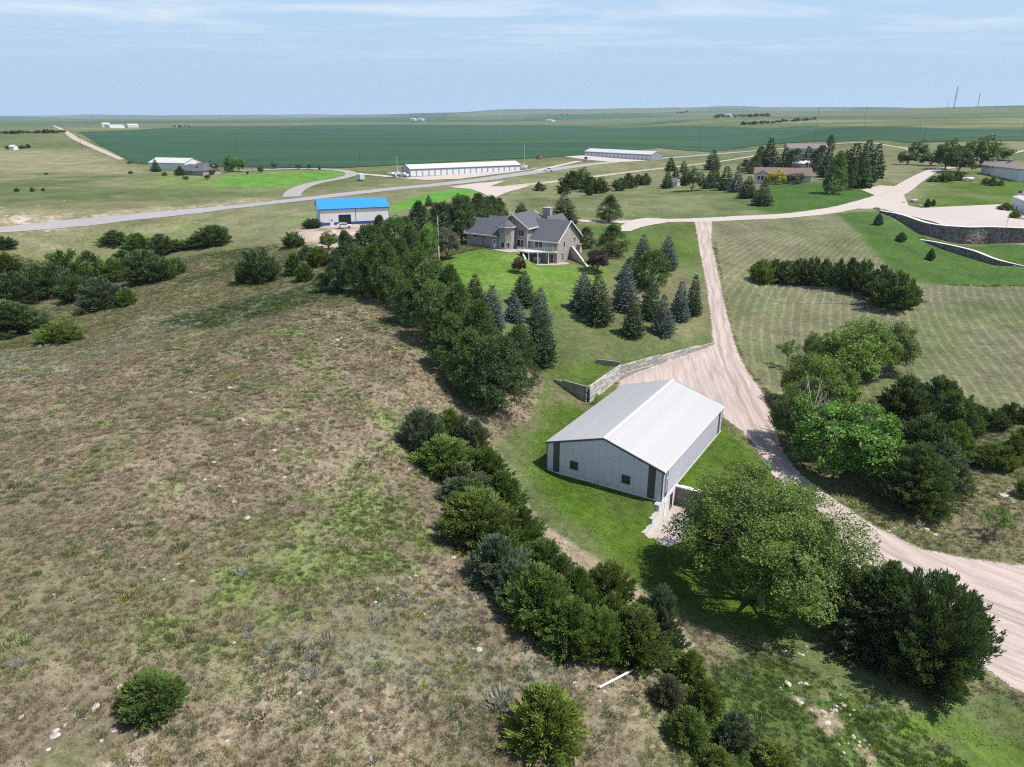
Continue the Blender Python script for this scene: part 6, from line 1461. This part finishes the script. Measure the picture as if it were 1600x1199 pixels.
b = k.bsdf(tint, .8, .15); tr = k.n('ShaderNodeBsdfTranslucent'); k.l(tint, tr.inputs[0]); mx = k.n('ShaderNodeMixShader'); mx.inputs[0].default_value = .35; k.l(b, mx.inputs[1]); k.l(tr.outputs[0], mx.inputs[2]); M_TUFT = k.done(mx.outputs[0])
TC = bpy.data.collections.new('tuft_kinds')
for i, a in enumerate([(1, 26, .22, .32, .024, .8), (2, 30, .17, .40, .026, 1.0), (3, 22, .30, .22, .018, .5), (4, 44, .17, .40, .045, 1.0, True), (5, 80, .22, .50, .045, .9, True)]):
    me = tuft_mesh(*a); me.materials.append(M_TUFT); o = bpy.data.objects.new(f'tuft_{"abcde"[i]}', me); TC.objects.link(o)
def gn_scatter(name, X, Y, S, K_, tintc):
    me = bpy.data.meshes.new(name); n = len(X); Zz = zfast(X, Y)
    me.vertices.add(n); me.vertices.foreach_set('co', np.column_stack([X, Y, Zz]).astype(np.float32).ravel())
    fattr(me, 'size', S); fattr(me, 'spin', sr.uniform(0, 6.28, n)); fattr(me, 'tint', np.column_stack([tintc, np.ones(n)]), 'FLOAT_COLOR')
    a = me.attributes.new('pick', 'INT', 'POINT'); a.data.foreach_set('value', np.asarray(K_, np.int32))
    o = link(name, me, None, kind='stuff')
    ng = bpy.data.node_groups.new(name, 'GeometryNodeTree'); ng.interface.new_socket('Geometry', in_out='INPUT', socket_type='NodeSocketGeometry'); ng.interface.new_socket('Geometry', in_out='OUTPUT', socket_type='NodeSocketGeometry')
    nd = ng.nodes; gi_ = nd.new('NodeGroupInput'); go = nd.new('NodeGroupOutput'); ip = nd.new('GeometryNodeInstanceOnPoints'); ci = nd.new('GeometryNodeCollectionInfo'); ci.inputs['Collection'].default_value = TC; ci.inputs['Separate Children'].default_value = True; ci.inputs['Reset Children'].default_value = True
    def na(nm, ty):
        q = nd.new('GeometryNodeInputNamedAttribute'); q.data_type = ty; q.inputs['Name'].default_value = nm; return q.outputs['Attribute']
    cx = nd.new('ShaderNodeCombineXYZ'); ln = ng.links.new
    ln(na('spin', 'FLOAT'), cx.inputs[2]); ln(gi_.outputs[0], ip.inputs['Points']); ln(ci.outputs[0], ip.inputs['Instance']); ip.inputs['Pick Instance'].default_value = True
    ln(na('pick', 'INT'), ip.inputs['Instance Index']); ln(cx.outputs[0], ip.inputs['Rotation']); ln(na('size', 'FLOAT'), ip.inputs['Scale']); ln(ip.outputs[0], go.inputs[0])
    md = o.modifiers.new('scatter', 'NODES'); md.node_group = ng
    return o
def cand(n, y0, y1, x0f, x1f):
    """random plan points inside the visible fan, even density over the ground"""
    Y = np.sqrt(sr.uniform(y0 ** 2, y1 ** 2, n)); u = sr.uniform(x0f, x1f, n); return u * (Y * .80 + 14), Y
def rough_w(X, Y):
    w = np.ones(X.shape)
    for nm in ('lawn', 'mow', 'walllawn', 'glawn', 'hlawn', 'meadow', 'farmlawn'):
        d = sdf(X, Y, ZP[nm]); w *= sstep(-.3, .6, d)
    w *= (sdf(X, Y, DRIVE) > .25)
    w *= (sdf(X, Y, ZP['spoil']) > 0)
    return w
Y = sr.uniform(24, 205, 330000); X = sr.uniform(-1, 1, len(Y)) * (Y * .80 + 14)      # thinner with distance
w = rough_w(X, Y); den = fbm(X, Y, 2.6, 121, 3); w *= np.where(sdf(X, Y, ZP['track']) < 0, .15, 1) * np.where((sdf(X, Y, ZP['sandlow']) < 0) | (sdf(X, Y, ZP['washout']) < 0), .35, 1)
keep = sr.uniform(0, 1, len(X)) < w * (.35 + .65 * sstep(.25, .5, den))
X, Y = X[keep], Y[keep]; n = len(X)
cc, _ = cover(X, Y)
sp_n = fbm(X, Y, 3.2, 131, 3); r1 = sr.uniform(0, 1, n)
greenish = cc[:, 1] > cc[:, 0] * 1.12
kind_ = np.where(greenish, np.where(r1 < .5, 3, np.where(r1 < .75, 0, 2)), np.where(r1 < .45, 0, np.where(r1 < .8, 1, 2)))
tint = cc * sr.uniform(.9, 1.75, n)[:, None] * np.array((1.05, 1.0, .97))
straw = (sr.uniform(0, 1, n) < .16) & ~greenish; tint[straw] = np.array((.37, .315, .215)) * sr.uniform(.7, 1.2, straw.sum())[:, None]
gr = (sr.uniform(0, 1, n) < .04 + .13 * sstep(.54, .72, sp_n)); tint[gr] = np.array((.165, .205, .080)) * sr.uniform(.6, 1.4, gr.sum())[:, None]; kind_[gr] = 3
rs = (sr.uniform(0, 1, n) < .10) & ~greenish & ~gr; tint[rs] = np.array((.25, .175, .11)) * sr.uniform(.7, 1.2, rs.sum())[:, None]
sg_ = (sdf(X, Y, ZP['sage']) < 2) | (sdf(X, Y, ZP['crest']) < 1); sgm = (sr.uniform(0, 1, n) < np.where(sg_, .035, .002)); tint[sgm] = np.array((.30, .305, .25)) * sr.uniform(.75, 1.2, sgm.sum())[:, None]; kind_[sgm] = 4
yl = sr.uniform(0, 1, n) < .004; tint[yl] = np.array((.36, .33, .04)); kind_[yl] = 3
size = .85 * sr.lognormal(0, .32, n) * np.interp(Y, [30, 110, 200], [.85, 1.15, 1.6]) * np.where(kind_ == 4, 1.25, 1.0) * np.where(gr, 1.25, 1)
gn_scatter('prairie_grass', X, Y, size, kind_, tint)

# short turf on the mown ground near the camera
x, y = cand(170000, 44, 112, -.2, 1)
lw = (sdf(x, y, ZP['lawn']) < -.2) & (sdf(x, y, DRIVE) > .2) & (sdf(x, y, PIT) > .8)
sh_ = [shp(-.3, .3), shp(SH_L + .3, .3), shp(SH_L + .3, -SH_W - .3), shp(-.3, -SH_W - .3)]
lw &= ~inside(x, y, sh_)
lw &= sr.uniform(0, 1, len(x)) < .35 + .65 * sstep(.35, .6, fbm(x, y, 1.8, 141, 3))
x, y = x[lw], y[lw]; cc, _ = cover(x, y); n = len(x)
tl = cc * sr.uniform(1.1, 2.1, n)[:, None]; dr_ = sr.uniform(0, 1, n) < .07; tl[dr_] = np.array((.20, .175, .09)) * sr.uniform(.6, 1.1, dr_.sum())[:, None]
gn_scatter('lawn_grass', x, y, sr.uniform(.2, .38, n), sr.choice([0, 1, 3], n), tl)
